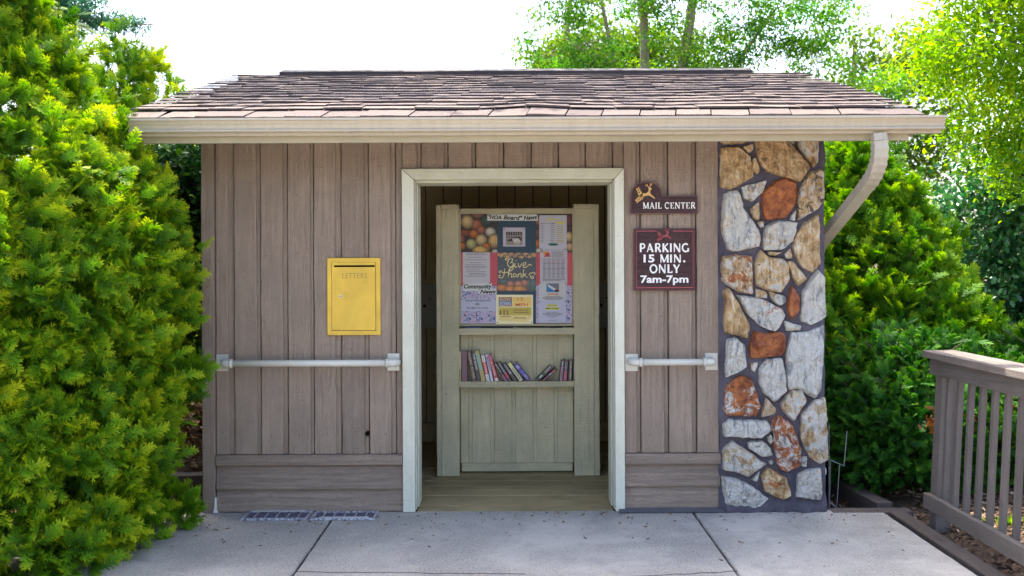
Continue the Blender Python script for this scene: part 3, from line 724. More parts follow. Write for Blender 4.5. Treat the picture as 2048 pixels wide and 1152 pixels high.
# mortar body: grid front with relief, ragged right edge and swollen foot
m = MB(); nu, nv = 40, 120; z0, z1 = -0.02, 2.214
def mort(u, v):
    z = z0 + (z1 - z0) * v; x = pxL + (pxR - pxL) * u
    foot = math.exp(-(z / 0.07) ** 2)
    y = PY - 0.022 * noise.fractal(Vector((x * 7, z * 7, 3)), 1.0, 2.0, 3) - foot * (0.03 + 0.03 * noise.noise(Vector((x * 12, 0, 1))))
    ed = min(u, 1 - u) * (pxR - pxL)
    if ed < 0.03: y += (0.03 - ed) * 0.9
    if u > 0.9: x += 0.016 * noise.noise(Vector((1, 4, z * 5))) * (u - 0.9) * 10
    if u < 0.1: x += 0.008 * noise.noise(Vector((1, 9, z * 6))) * (0.1 - u) * 10
    return (x, y, z)
vsx = [mort(i / nu, j / nv) for j in range(nv + 1) for i in range(nu + 1)]
fsx = [(j * (nu + 1) + i, j * (nu + 1) + i + 1, (j + 1) * (nu + 1) + i + 1, (j + 1) * (nu + 1) + i) for j in range(nv) for i in range(nu)]
m.add(vsx, fsx)
# sides and back
bk = len(m.v)
m.add([(pxL, 0.2, z0), (pxR, 0.40, z0), (pxR, 0.40, z1), (pxL, 0.2, z1)], [(0, 3, 2, 1)])
lft = [j * (nu + 1) for j in range(nv + 1)]; rgt = [j * (nu + 1) + nu for j in range(nv + 1)]
m.f.append(tuple([bk] + [bk + 3] + lft[::-1])); m.c.append(None)
m.f.append(tuple([bk + 2, bk + 1] + rgt)); m.c.append(None)
pier = m.build('stone_pier', M_mortar, shed, smooth=False)
def stone(px_pts, tan, rust, lich, seed):
    rr = random.Random(seed)
    pts = [Vector(XZ(p[0], p[1], PY - 0.03)) for p in px_pts]
    out = []; n0 = len(pts)
    for i in range(n0):
        a, b = pts[i], pts[(i + 1) % n0]; k = max(2, int((b - a).length / 0.014))
        for j in range(k):
            t = j / k; p = a.lerp(b, t); prevp = pts[i - 1]
            out.append(p)
    # round the corners a touch and roughen
    N = len(out); sm = []
    for i in range(N):
        q = out[i] * 0.8 + (out[i - 1] + out[(i + 1) % N]) * 0.10
        d = noise.noise_vector(Vector((q.x * 30, q.y * 30, seed))) * 0.005 + noise.noise_vector(Vector((q.x * 90, q.y * 90, seed))) * 0.0022
        sm.append(q + Vector((d.x, d.y)))
    c = sum(sm, Vector((0, 0))) / N
    size = max((p - c).length for p in sm)
    tx, tz = rr.uniform(-.16, .16), rr.uniform(-.20, .08)
    H = rr.uniform(0.030, 0.052) * min(1, 0.35 + size * 6)
    vs = []; prof = [(1.07, 0.010), (1.055, -0.006), (1.03, -H * 0.70), (0.93, -H), (0.72, -H * 1.06), (0.5, -H * 1.08), (0.28, -H * 1.09)]
    for (sc_, y) in prof:
        for p in sm:
            q = c + (p - c) * sc_
            yy = PY + y
            if sc_ < 0.98:
                yy += (q.x - c.x) * tx + (q.y - c.y) * tz
                # stepped cleavage faces
                st = noise.noise(Vector((q.x * 6 + seed, q.y * 9, seed * 1.3))); st2 = round(st * 3) / 3
                yy -= 0.016 * st2 + 0.009 * noise.fractal(Vector((q.x * 28, q.y * 28, seed)), 1.0, 2.0, 3)
            vs.append((q.x, yy, q.y))
    vs.append((c.x, PY - H * 1.08, c.y)); fs = []
    for r in range(len(prof) - 1): fs += [(r * N + i, r * N + (i + 1) % N, (r + 1) * N + (i + 1) % N, (r + 1) * N + i) for i in range(N)]
    r = len(prof) - 1; fs += [(r * N + i, r * N + (i + 1) % N, len(vs) - 1) for i in range(N)]
    o = recalc(MB().add(vs, fs).build('stone', M_stone, pier))
    o['tan'] = float(tan); o['rust'] = float(rust); o['lichen'] = float(lich); o['bed_angle'] = rr.uniform(0, 3.1)
for i, (pts, t_, r_, l_) in enumerate(A): stone([C5(p) for p in pts], t_, r_, l_, i + 1)
for i, (pts, t_, r_, l_) in enumerate(B): stone([C6(p) for p in pts], t_, r_, l_, i + 51)
# loose strip of roofing felt at the foot of the right wall
fm = MB(); n = 18; fx0, fx1 = X(1236, -.03), X(1444, -.03); vsx = []
for i in range(n + 1):
    x = fx0 + (fx1 - fx0) * i / n; lift = 0.006 + 0.006 * noise.noise(Vector((x * 5, 0, 0))) + 0.02 * max(0, (i - n * .75) / n)
    vsx += [(x, -0.031, 0.022), (x, -0.05 - .01 * noise.noise(Vector((x * 4, 1, 0))), 0.014 + lift * .4), (x, -0.085 - .012 * noise.noise(Vector((x * 3, 7, 0))), 0.003 + lift * .6), (x, -0.084, 0.001 + lift * .5), (x, -0.031, 0.002)]
fsx = [(i * 5 + k, i * 5 + (k + 1) % 5, (i + 1) * 5 + (k + 1) % 5, (i + 1) * 5 + k) for i in range(n) for k in range(5)] + [tuple(range(5)), tuple(n * 5 + k for k in range(5))]
recalc(fm.add(vsx, fsx).build('felt_strip', M_felt, None, 'torn strip of dark roofing felt at the foot of the right wall', 'felt strip'))

# ------------------------------------------------------------------ text helper
_tc = {}
def text_mesh(body, bold=0.0, shear=0.0, space=1.0):
    key = (body, bold, shear, space)
    if key in _tc: return _tc[key]
    cu = bpy.data.curves.new('lettering', 'FONT'); cu.body = body; cu.offset = bold; cu.shear = shear; cu.space_character = space; cu.resolution_u = 3
    ob = bpy.data.objects.new('lettering', cu); col.objects.link(ob)
    dg = bpy.context.evaluated_depsgraph_get(); dg.update()
    me = ob.evaluated_get(dg).to_mesh()
    v = [tuple(p.co) for p in me.vertices]; f = [tuple(p.vertices) for p in me.polygons]
    ob.evaluated_get(dg).to_mesh_clear(); bpy.data.objects.remove(ob); bpy.data.curves.remove(cu)
    xs = [p[0] for p in v]; ysx = [p[1] for p in v]
    _tc[key] = (v, f, min(xs), max(xs), min(ysx), max(ysx)); return _tc[key]
def put_text(mb, body, px0, px1, py0, py1, Y, color, bold=0.0, shear=0.0, rot=0.0, serif=False):
    """fit lettering into the photo rectangle px0..px1, py0 (top)..py1 on plane Y"""
    v, f, a, b, c, d = text_mesh(body, bold, shear)
    x0, zt = XZ(px0, py0, Y); x1, zb = XZ(px1, py1, Y); cx, cz = (x0 + x1) / 2, (zt + zb) / 2
    out = []
    for p in v:
        x = x0 + (p[0] - a) / (b - a) * (x1 - x0); z = zb + (p[1] - c) / (d - c) * (zt - zb)
        if rot: dx, dz = x - cx, z - cz; x = cx + dx * math.cos(rot) - dz * math.sin(rot); z = cz + dx * math.sin(rot) + dz * math.cos(rot)
        out.append((x, Y, z))
    mb.add(out, f, color)

# serif / flared capitals as stroke outlines for the carved signs (unit box 0..1)
def stroke(pts, w0, w1=None):
    """polyline -> ribbon quads; width in unit"""
    w1 = w0 if w1 is None else w1; out = []
    P = [Vector(p) for p in pts]; n = len(P); L_, R_ = [], []
    for i, p in enumerate(P):
        t = (P[min(i + 1, n - 1)] - P[max(i - 1, 0)]).normalized(); nn = Vector((-t.y, t.x)); w = w0 + (w1 - w0) * i / (n - 1)
        L_.append(p + nn * w / 2); R_.append(p - nn * w / 2)
    for i in range(n - 1): out.append([R_[i], R_[i + 1], L_[i + 1], L_[i]])
    return out
def arcp(cx, cy, rx, ry, a0, a1, n=12): return [(cx + rx * math.cos(R(a0 + (a1 - a0) * k / n)), cy + ry * math.sin(R(a0 + (a1 - a0) * k / n))) for k in range(n + 1)]
T, t_ = 0.17, 0.08
def glyph(ch, serif=True):
    T, t_ = (0.19, 0.10) if serif else (0.22, 0.125)
    S = 0.07 if serif else 0.13; g = []; W = 0.75
    def bar(x0, x1, y): g.append([Vector((x0, y)), Vector((x1, y)), Vector((x1, y + S)), Vector((x0, y + S))])
    def vs_(x, w=T, y0=0, y1=1): g.extend(stroke([(x, y0), (x, y1)], w))
    def ser(x, top=True, bot=True, w=.14):
        if serif:
            if bot: bar(x - w, x + w, 0)
            if top: bar(x - w, x + w, 1 - S)
    if ch == 'M': W = 1.05; vs_(.12, t_); vs_(.92, T); g.extend(stroke([(.12, 1), (.5, .05)], T)); g.extend(stroke([(.5, .05), (.9, 1)], t_)); ser(.12); ser(.92)
    elif ch == 'A': W = .92; g.extend(stroke([(.45, 1), (.12, 0)], t_)); g.extend(stroke([(.42, 1), (.80, 0)], T)); g.extend(stroke([(.22, .33), (.68, .33)], t_)); ser(.12, top=False); ser(.80, top=False)
    elif ch == 'I': W = .36; vs_(.16); ser(.16)
    elif ch == 'L': W = .68; vs_(.18); bar(.18, .62, 0); g.extend(stroke([(.60, 0), (.62, .24)], t_)); ser(.18)
    elif ch == 'C': W = .88; g.extend(stroke(arcp(.46, .5, .37, .48, 45, 315, 18), T * .8)); g.extend(stroke([(.76, .98), (.76, .70)], t_))
    elif ch == 'E': W = .74; vs_(.18); bar(.18, .64, 0); bar(.18, .62, 1 - S); bar(.18, .52, .49); g.extend(stroke([(.63, 0), (.65, .24)], t_)); g.extend(stroke([(.61, 1), (.61, .78)], t_)); ser(.18)
    elif ch == 'N': W = .95; vs_(.13, t_); vs_(.80, t_); g.extend(stroke([(.12, 1), (.80, 0)], T)); ser(.13); ser(.80, bot=False)
    elif ch == 'T': W = .80; vs_(.40); bar(.05, .75, 1 - S); g.extend(stroke([(.07, 1), (.06, .76)], t_)); g.extend(stroke([(.73, 1), (.74, .76)], t_)); ser(.40, top=False)
    elif ch == 'R': W = .86; vs_(.18); g.extend(stroke([(.18, .97)] + arcp(.42, .74, .24, .23, 90, -90, 10) + [(.18, .51)], T * .7)); g.extend(stroke([(.42, .52), (.76, 0)], T)); ser(.18)
    elif ch == 'P': W = .74; vs_(.15); g.extend(stroke([(.15, .96)] + arcp(.38, .71, .25, .25, 90, -90, 10) + [(.15, .46)], T * .8))
    elif ch == 'K': W = .82; vs_(.15); g.extend(stroke([(.70, 1), (.20, .48)], t_ * 1.2)); g.extend(stroke([(.26, .56), (.74, 0)], T))
    elif ch == 'G': W = .96; g.extend(stroke(arcp(.48, .5, .38, .45, 48, 300, 18) + [(.80, .12)], T * .85)); vs_(.80, T * .9, .06, .46)
    elif ch == 'O': W = 1.0; g.extend(stroke(arcp(.49, .5, .39, .45, 0, 360, 28), T * .85))
    elif ch == 'Y': W = .82; vs_(.40, T, 0, .5); g.extend(stroke([(.06, 1), (.41, .44)], T)); g.extend(stroke([(.74, 1), (.40, .44)], t_ * 1.2))
    return g, W
def put_glyphs(mb, body, px0, px1, py0, py1, Y, serif=True, gap=0.10, word=0.5, yb=None):
    items = []; x = 0
    for ch in body:
        if ch == ' ': x += word; continue
        g, w = glyph(ch, serif); items.append((x, g)); x += w + gap
    tot = x - gap
    X0, Zt = XZ(px0, py0, Y); X1, Zb = XZ(px1, py1, Y); kx = (X1 - X0) / tot; kz = Zt - Zb
    for n_, (ox, g) in enumerate(items):
        for k_, q in enumerate(g):
            e = (k_ % 5) * 0.00012
            mb.prism([(X0 + (ox + p.x) * kx, Zb + p.y * kz) for p in q], Y - e, (yb or Y + 0.004))

DEER = [(0.30, .42), (.36, .52), (.40, .50), (.62, .52), (.72, .62), (.74, .72), (.70, .74), (.73, .80), (.80, .82), (.90, .74), (.88, .70), (.82, .70), (.80, .56), (.84, .46), (.98, .34), (1.06, .22), (1.0, .24), (.86, .34), (.74, .40), (.56, .38), (.46, .34), (.44, .20), (.40, .34), (.34, .34)]
ANT = [[(.75, .80), (.66, .92), (.66, 1.0)], [(.70, .88), (.60, .90), (.57, .98)], [(.78, .82), (.82, .94), (.80, 1.02)], [(.81, .90), (.88, .96), (.88, 1.03)]]
def emblem(mb, px0, px1, py0, py1, Y, depth):
    X0, Zt = XZ(px0, py0, Y); X1, Zb = XZ(px1, py1, Y); w, h = X1 - X0, Zt - Zb
    M = lambda p: (X0 + p[0] * w, Zb + p[1] * h)
    mb.prism([M((p[0] * 0.93, p[1])) for p in DEER], Y, Y + depth)
    for a in ANT:
        for q in stroke([(p[0] * .93, p[1]) for p in a], .035): mb.prism([M(p) for p in q], Y - .0002, Y + depth)
    # two leaves made of lobed halves
    for (cx, cz, an) in ((.22, .60, 120), (.20, .20, 215)):
        ca, sa = math.cos(R(an)), math.sin(R(an))
        for sgn in (1, -1):
            for k in range(4):
                b0 = .26 - k * .13; l_ = .20 - .02 * k
                quad = [(b0 + .05, 0.014 * sgn), (b0 - .02, l_ * .75 * sgn), (b0 - .10, l_ * .62 * sgn), (b0 - .06, 0.014 * sgn)]
                pts = [M((cx + (p[0] * -ca - p[1] * sa) * 0.75, cz + (p[0] * -sa + p[1] * ca))) for p in quad]
                mb.prism(pts, Y, Y + depth)
# MAIL CENTER sign
SY = -0.042
x0, zb = XZ(1261, 428, SY); x1, zt = XZ(1396, 391, SY)
ax0, _ = XZ(1262, 391, SY); ax1, _ = XZ(1324, 391, SY); azt = Z(363, SY, 1290)
def outline(e):
    pts = [(x0 + e, zb + e), (x1 - e, zb + e), (x1 - e, zt - e)]
    pts.append((ax1 + 0.006 - e, zt - e))
    cx = (ax0 + ax1) / 2; rx = (ax1 - ax0) / 2
    for k in range(15):
        a = math.pi * k / 14; pts.append((cx + (rx - e) * math.cos(a) * (1 if k else 1), zt + 0.012 - e * .5 + (azt - zt - .012 - e * .5) * math.sin(a)))
    pts[-1] = (x0 + e, pts[-1][1])
    return pts
sg = recalc(MB().prism(outline(0), SY, -0.018).build('mail_center_sign', M_signedge, None, 'small arched brown wooden sign with a gold deer reading MAIL CENTER', 'sign', 'brown wooden signs right of the door'))
recalc(MB().prism(outline(0.006), SY - 0.0025, SY - 0.0004).build('face_panel', M_signwood, sg))
mb = MB(); put_glyphs(mb, 'MAIL CENTER', 1286, 1391, 405, 417, SY - 0.005, True, 0.12, 0.42, SY - 0.0026); recalc(mb.build('lettering', M_white, sg))
mb = MB(); emblem(mb, 1269, 1311, 368, 406, SY - 0.005, 0.0024); recalc(mb.build('emblem', M_gold, sg))
# PARKING sign
x0, zt = XZ(1267, 457, SY); x1, zb = XZ(1391, 581, SY)
ps = box('parking_sign', M_signedge, None, x0, x1, SY, -0.018, zb, zt, 0.003, label='square dark brown wooden sign reading PARKING 15 MIN. ONLY 7am-7pm', cat='sign', group='brown wooden signs right of the door')
recalc(box('face_panel', M_signwood, ps, x0 + .006, x1 - .006, SY - 0.003, SY - .0005, zb + .006, zt - .006, 0.001))
mb = MB(); FY = SY - 0.0045
def fr(a, b, c, d): 
    p, q = XZ(a, b, FY); r, s2 = XZ(c, d, FY); mb.box(p, r, FY, FY + .0014, s2, q)
fr(1272, 461.5, 1314, 463); fr(1346, 461.5, 1387, 463); fr(1272, 463.1, 1273.5, 574.4); fr(1385.5, 463.1, 1387, 574.4); fr(1272, 574.5, 1387, 576)
mb.build('border_line', M_red, ps)
mb = MB(); emblem(mb, 1312, 1344, 459, 483, FY, 0.0014); recalc(mb.build('emblem', M_red, ps))
mb = MB(); FT = SY - 0.0055
put_glyphs(mb, 'PARKING', 1279, 1379, 487, 504, FT, False, 0.09, .4, SY - .0031)
put_text(mb, '15', 1287, 1309, 509, 525, FT, None, 0.03); put_glyphs(mb, 'MIN', 1320, 1363, 509, 525, FT, False, 0.10, .4, SY - .0031)
mb.prism([(XZ(1368.5, 523, FT)[0] + math.cos(a) * .007, XZ(1368, 522.6, FT)[1] + math.sin(a) * .007) for a in [k * math.pi / 5 for k in range(10)]], FT, SY - .0031)
put_glyphs(mb, 'ONLY', 1299, 1360, 529, 546, FT, False, 0.09, .4, SY - .0031)
put_text(mb, '7am-7pm', 1281, 1377, 551, 570, FT, None, 0.03)
mb.build('lettering', M_white, ps)

# ------------------------------------------------------------------ yellow letter box
LY = -0.036
x0, zt = XZ(654, 516, LY); x1, zb = XZ(761, 670, LY)
lb = empty('letter_box', ((x0 + x1) / 2, LY, zb), 'yellow metal letter drop box in the left wall marked LETTERS', 'mailbox')
fx0, fz1 = XZ(662.5, 524, LY); fx1, fz0 = XZ(752.5, 661.5, LY)
m = MB(); BK = -0.010
def bevq(o0, o1, oy, i0, i1, iy): pass
outer = [(x0, zb), (x1, zb), (x1, zt), (x0, zt)]; o2 = [(x0 + .003, zb + .003), (x1 - .003, zb + .003), (x1 - .003, zt - .003), (x0 + .003, zt - .003)]
inn = [(fx0, fz0), (fx1, fz0), (fx1, fz1), (fx0, fz1)]
ring = [[(p[0], BK, p[1]) for p in outer], [(p[0], LY + .002, p[1]) for p in outer], [(p[0], LY, p[1]) for p in o2], [(p[0], LY + .001, p[1]) for p in inn], [(p[0], LY + .012, p[1]) for p in inn]]
vsx = [q for r_ in ring for q in r_]; fsx = [(r_ * 4 + k, r_ * 4 + (k + 1) % 4, (r_ + 1) * 4 + (k + 1) % 4, (r_ + 1) * 4 + k) for r_ in range(4) for k in range(4)]
recalc(m.add(vsx, fsx).build('frame', M_brass, lb))
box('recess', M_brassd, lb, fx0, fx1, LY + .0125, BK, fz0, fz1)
DY = LY + 0.003
sx0, sz1 = XZ(668, 530.5, DY); sx1, sz0 = XZ(749.5, 534, DY); ddx0, ddx1, ddz0, ddz1 = fx0 + .002, fx1 - .0045, fz0 + .004, fz1 - .002
dm = MB()   # door plate built around its slot
for (a, b, c, d) in ((ddx0, ddx1, sz1, ddz1), (ddx0, ddx1, ddz0, sz0), (ddx0, sx0, sz0, sz1), (sx1, ddx1, sz0, sz1)): dm.box(a, b, DY, DY + .004, c, d)
door = dm.build('door', M_brass, lb)
box('slot', M_dark, door, sx0, sx1, DY + .0042, DY + .006, sz0, sz1)
mb = MB(); put_text(mb, 'LETTERS', 684.5, 734, 546, 556.5, DY - 0.0006, None, 0.0); mb.build('lettering', M_engr, door)
lx, lz = XZ(681, 592.5, DY)
circ = lambda cx, cz, r_, n=14: [(cx + math.cos(2 * math.pi * k / n) * r_, cz + math.sin(2 * math.pi * k / n) * r_) for k in range(n)]
recalc(MB().prism(circ(lx, lz, .0085), DY - .004, DY).build('lock', M_steel, door))
recalc(MB().prism(circ(lx, lz - .001, .004), DY - .0045, DY - .0041).build('key_hole', M_dark, door))
mb = MB()
for (qx, qy) in ((693, 587), (693, 598), (671, 588), (707, 537)): c_ = XZ(qx, qy, DY); mb.prism(circ(c_[0], c_[1], .0028, 8), DY - .0006, DY)
mb.build('rivet', M_brassd, door)

# ------------------------------------------------------------------ handrails
def handrail(px0, px1, pyL, pyR, plates, label):
    Yr = -0.095; r = 0.0195
    xa, za = XZ(px0, pyL, Yr); xb, zb_ = XZ(px1, pyR, Yr)
    z = (za + zb_) / 2
    root = empty('handrail', ((xa + xb) / 2, -0.014, z), label, 'handrail', 'cream pipe handrails on the front wall')
    recalc(MB().tube([(xa + .05, Yr, z), (xb - .05, Yr, z)], r, 20).build('pipe', M_pipe, root, smooth=True))
    for s_, xe in ((1, xa), (-1, xb)):
        path = [(xe + s_ * .045 * (1) + 0, Yr, z)]
        for k in range(9):
            a = R(90 * k / 8); path.append((xe + s_ * (.034 - .034 * math.sin(a)) , Yr + .034 - .034 * math.cos(a), z))
        path.append((xe, -0.022, z))
        recalc(MB().tube(path, 0.0225, 18).build('elbow', M_pipe, root, smooth=True))
        xr = xe + s_ * .052
        recalc(MB().tube([(xr - .009, Yr, z), (xr + .009, Yr, z)], 0.0265, 18).build('collar', M_pipe, root, smooth=True))
    for (a, b, c, d) in plates:
        p, q = XZ(a, b, -0.02); r_, s2 = XZ(c, d, -0.02)
        pl = box('wall_plate', M_pipe, root, p, r_, -0.024, -0.0165, s2, q, 0.0015)
        mb = MB()
        for (u, v_) in ((.15, .12), (.85, .12), (.15, .88), (.85, .88)): mb.prism(circ(p + (r_ - p) * u, s2 + (q - s2) * v_, .003, 8), -.0255, -.0241)
        mb.build('screw', M_steel, pl)
handrail(444, 792, 728, 725.5, ((433, 709, 457, 742), (775, 707, 799, 741)), 'longer cream pipe handrail on the wall left of the doorway')
handrail(1264, 1427, 725, 724, ((1250, 708, 1276, 742), (1410, 706, 1435, 740)), 'short cream pipe handrail between the doorway and the stone pier')

# ------------------------------------------------------------------ NOTICE BOARD STAND inside the doorway
KY = 0.985; KP = KY + 0.12
stand = empty('notice_stand', (0.04, KY + .1, -0.005), 'cream wooden stand with notice board, two shelves and thick side posts inside the doorway', 'notice board')
ztop = Z(410, KY)
for (a, b, side) in ((874, 917, -1), (1149, 1197, 1)):
    xa, xb = X(a, KY), X(b, KY); off = 0.006 * side
    pst = MB().box(xa, xb, KY + 0.006, KY + 0.30, -0.004, ztop).build('post', M_cream, stand)
    w = 0.030
    if side < 0: ed, fc = (xa - .004, xa + w), (xa + w + .0015, xb + .004)
    else: ed, fc = (xb - w, xb + .004), (xa - .004, xb - w - .0015)
    recalc(plank(fc[0], fc[1], -0.003, ztop - 0.03, KY - 0.012, KY + 0.0055, 'z', 24, 0.0010, 0.003).build('face_board', M_cream, pst))
    recalc(plank(ed[0], ed[1], -0.003, ztop + 0.0, KY - 0.010, KY + 0.0055, 'z', 24, 0.0008, 0.003).build('edge_trim', M_cream, pst))
    recalc(plank(ztop - 0.028, ztop + .004, fc[0], fc[1], KY - 0.016, KY + 0.0055, 'x', 6, 0.0008, 0.003).build('top_trim', M_creamx, pst))
kx0, kx1 = X(917, KY) + .0045, X(1149, KY) - .0045
box('back_panel', M_sheath, stand, kx0, kx1, KP + 0.012, KP + 0.02, -0.004, Z(414, KP))
bl = [(918, 937), (943.5, 980), (987.5, 1023), (1030, 1065.5), (1072.5, 1107.6), (1114, 1148)]
zlo, zhi = Z(925, KP), Z(655, KP)
for i, (a, b) in enumerate(bl):
    xa, xb = max(kx0, X(a, KP)), min(kx1, X(b, KP))
    recalc(plank(xa + .001, xb - .001, zlo, zhi, KP - 0.004, KP + 0.011, 'z', 12, 0.0008, 0.003).build('board', M_cream, stand))
    if i < 5: recalc(plank(xb, X(bl[i + 1][0], KP), zlo, zhi, KP + 0.003, KP + 0.010, 'z', 3, 0.0002, 0.001).build('batten', M_cream, stand))
recalc(plank(0.004, zlo - .002, kx0 + .008, kx1 - .008, KP - 0.016, KP + 0.011, 'x', 12, 0.0008, 0.003).build('base_rail', M_creamx, stand))
for (ya, yb_) in ((656.5, 669.5), (763, 775)):
    recalc(plank(Z(yb_, KY), Z(ya, KY), kx0, kx1, KY + 0.002, KY + 0.016, 'x', 12, 0.0008, 0.002).build('shelf_edge', M_creamx, stand))
    box('shelf', M_creamx, stand, kx0, kx1, KY + 0.0165, KP - 0.0165 + .012, Z(ya, KY) - .022, Z(ya, KY) - .003)
# framed pin board
NB = KP - 0.030
fo = [X(917, NB) , X(1149.5, NB), Z(652, NB), Z(417, NB)]
fi = [X(922.5, NB), X(1145, NB), Z(648, NB), Z(427.5, NB)]
o = MB()
pinf = empty('x', (0, 0, 0), None, None); bpy.data.objects.remove(pinf)
for nm, (a, b, c, d), mt in (('frame_side', (fo[0], fi[0], fo[2], fo[3]), M_cream), ('frame_side', (fi[1], fo[1], fo[2], fo[3]), M_cream), ('frame_rail', (fi[0], fi[1], fo[2], fi[2]), M_creamx), ('frame_rail', (fi[0], fi[1], fi[3], fo[3]), M_creamx)):
    box(nm, mt, stand, a + .0005, b - .0005, NB - 0.012, NB + 0.02, c, d, 0.002)
box('pin_board', simple('pin_board_cork', (0.28, 0.20, 0.12, 1), 0.9), stand, fi[0], fi[1], NB, NB + 0.01, fi[2], fi[3])

# papers -----------------------------------------------------------
class Pr:
    """sheet of paper with flat print, built on the plane of the pin board, level n above it"""
    def __init__(s, lvl): s.m = MB(); s.Y = NB - 0.0008 - lvl * 0.0009; s.k = 0
    def rect(s, a, b, c, d, colr, up=0):
        p, q = XZ(a, b, s.Y); r_, t = XZ(c, d, s.Y); y = s.Y - 0.00012 * up
        s.m.add([(p, y, t), (r_, y, t), (r_, y, q), (p, y, q)], [(0, 1, 2, 3)], colr)
    def poly(s, pts, colr, up=1):
        P_ = [XZ(a, b, s.Y) for a, b in pts]; y = s.Y - 0.00012 * up
        s.m.add([(p[0], y, p[1]) for p in P_], [tuple(range(len(P_)))], colr)
    def disc(s, cx, cy, rx, ry, colr, up=1, n=14): s.poly([(cx + rx * math.cos(2 * math.pi * k / n), cy + ry * math.sin(2 * math.pi * k / n)) for k in range(n)], colr, up)
    def line(s, pts, w, colr, up=2):
        for q in stroke(pts, w): s.poly([tuple(p) for p in q], colr, up)
    def text(s, body, a, c, b, d, colr, bold=0.0, shear=0.0, rot=0.0, up=2): put_text_c(s, body, a, c, b, d, colr, bold, shear, rot, up)
def put_text_c(s, body, a, c, b, d, colr, bold, shear, rot, up):
    put_text(s.m, body, a, c, b, d, s.Y - 0.00012 * up, colr, bold, shear, rot)
def sheet(name, lvl, rect, colr, label, cat, draw=None, mat=None, skew=0.0, group='papers pinned to the notice board', pins=()):
    a, b, c, d = rect
    pr = Pr(lvl); q = MB(); Y = pr.Y
    p0 = XZ(a, b, Y); p1 = XZ(c, b + skew, Y); p2 = XZ(c, d + skew, Y); p3 = XZ(a, d, Y)
    q.prism([p0, p1, p2, p3], Y, Y + .0006, colr)
    o = recalc(q.build(name, mat or M_print, None, label, cat, group))
    if draw:
        draw(pr); pr.m.build('print', mat or M_print, o, kind='stuff')
    if pins:
        pm = MB()
        for (u, v_) in pins: cc = XZ(u, v_, Y); pm.prism(circ(cc[0], cc[1], .0042, 8), Y - .005, Y - .0008)
        recalc(pm.build('pin', M_black, o))
    return o
WH = srgb(206, 200, 204); INK = srgb(95, 90, 98); BLK = srgb(18, 18, 20); YEL = srgb(225, 222, 70)
CORAL = srgb(205, 82, 92); TEAL = srgb(34, 66, 84)
def pumpkins(pr, a, b, c, d, items):
    for (u, v_, rx, ry, hue) in items:
        cx, cy = a + u, b + v_
        base = np.array(hue)
        x_0, x_1 = max(a, cx - rx), min(c, cx + rx)
        for ring, k in ((1.0, .62), (.86, .82), (.68, .98), (.45, 1.12)):
            n = 16; pts = []
            for q in range(n):
                th = 2 * math.pi * q / n; px = cx - .12 * rx * (1 - ring) * 2 + rx * ring * math.cos(th); py = cy - .18 * ry * (1 - ring) * 2 + ry * ring * math.sin(th)
                pts.append((min(c, max(a, px)), min(d, max(b, py))))
            colr = tuple(np.clip(base * k, 0, 255))
            up = pr.k = pr.k + 1
            pr.poly(pts, srgb(*colr, .8), 1 + up * .35)
        for rr_ in (-.6, -.25, .15, .5, .8):
            up = pr.k = pr.k + 1
            pts = [(min(c, max(a, cx + rx * rr_ * math.cos(t))), min(d, max(b, cy + ry * .92 * math.sin(t)))) for t in [R(-85 + 170 * q / 6) for q in range(7)]]
            pr.line(pts, .5, srgb(*(base * .55), .8), 1 + up * .35)
O_ = (214, 120, 44); Cm = (222, 190, 132); Wt = (216, 206, 184); Pk = (186, 112, 84); Gn = (62, 84, 70); Tn = (196, 140, 84)
PL = [(12, 4, 12, 8, (120, 96, 84)), (35, 2, 13, 9, (150, 104, 84)), (52, 14, 14, 12, Gn), (64, 6, 12, 8, (70, 84, 80)), (32, 22, 12, 12, Pk), (14, 16, 13, 14, Cm), (42, 32, 9, 9, Pk), (10, 38, 12, 8, (150, 84, 52)), (27, 40, 10, 9, O_), (2, 50, 6, 9, Pk), (60, 36, 11, 10, Wt), (42, 52, 12, 12, Cm), (68, 54, 13, 15, (220, 176, 110)), (4, 64, 7, 8, O_), (22, 60, 11, 11, (196, 188, 120)), (52, 66, 9, 9, O_), (40, 73, 17, 10, (224, 180, 100)), (70, 76, 8, 6, Wt)]
# backing sheets
sheet('pumpkin_picture', 1, (921, 428, 995, 505), srgb(58, 46, 42), 'photo print of heaped pumpkins and gourds, top left of the notice board', 'poster', lambda p: pumpkins(p, 921, 428, 995, 505, PL))
sheet('pumpkin_picture', 1, (1072, 428, 1145, 505), srgb(74, 54, 52), 'photo print of pumpkins mostly covered by a white list, top right of the notice board', 'poster', lambda p: pumpkins(p, 1072, 428, 1145, 505, [(4, 14, 9, 9, Pk), (4, 40, 8, 12, (120, 80, 70)), (2, 60, 8, 10, O_), (66, 14, 10, 13, (110, 66, 80)), (66, 46, 9, 11, Cm), (68, 66, 10, 9, (216, 170, 130)), (6, 74, 8, 6, Wt)]))
sheet('coral_sheet', 1, (922, 505.3, 995, 572), CORAL, 'coral red backing paper on the left side of the notice board', 'paper')
sheet('coral_sheet', 1, (1072, 505.3, 1145, 571), CORAL, 'coral red backing paper on the right side of the notice board', 'paper')
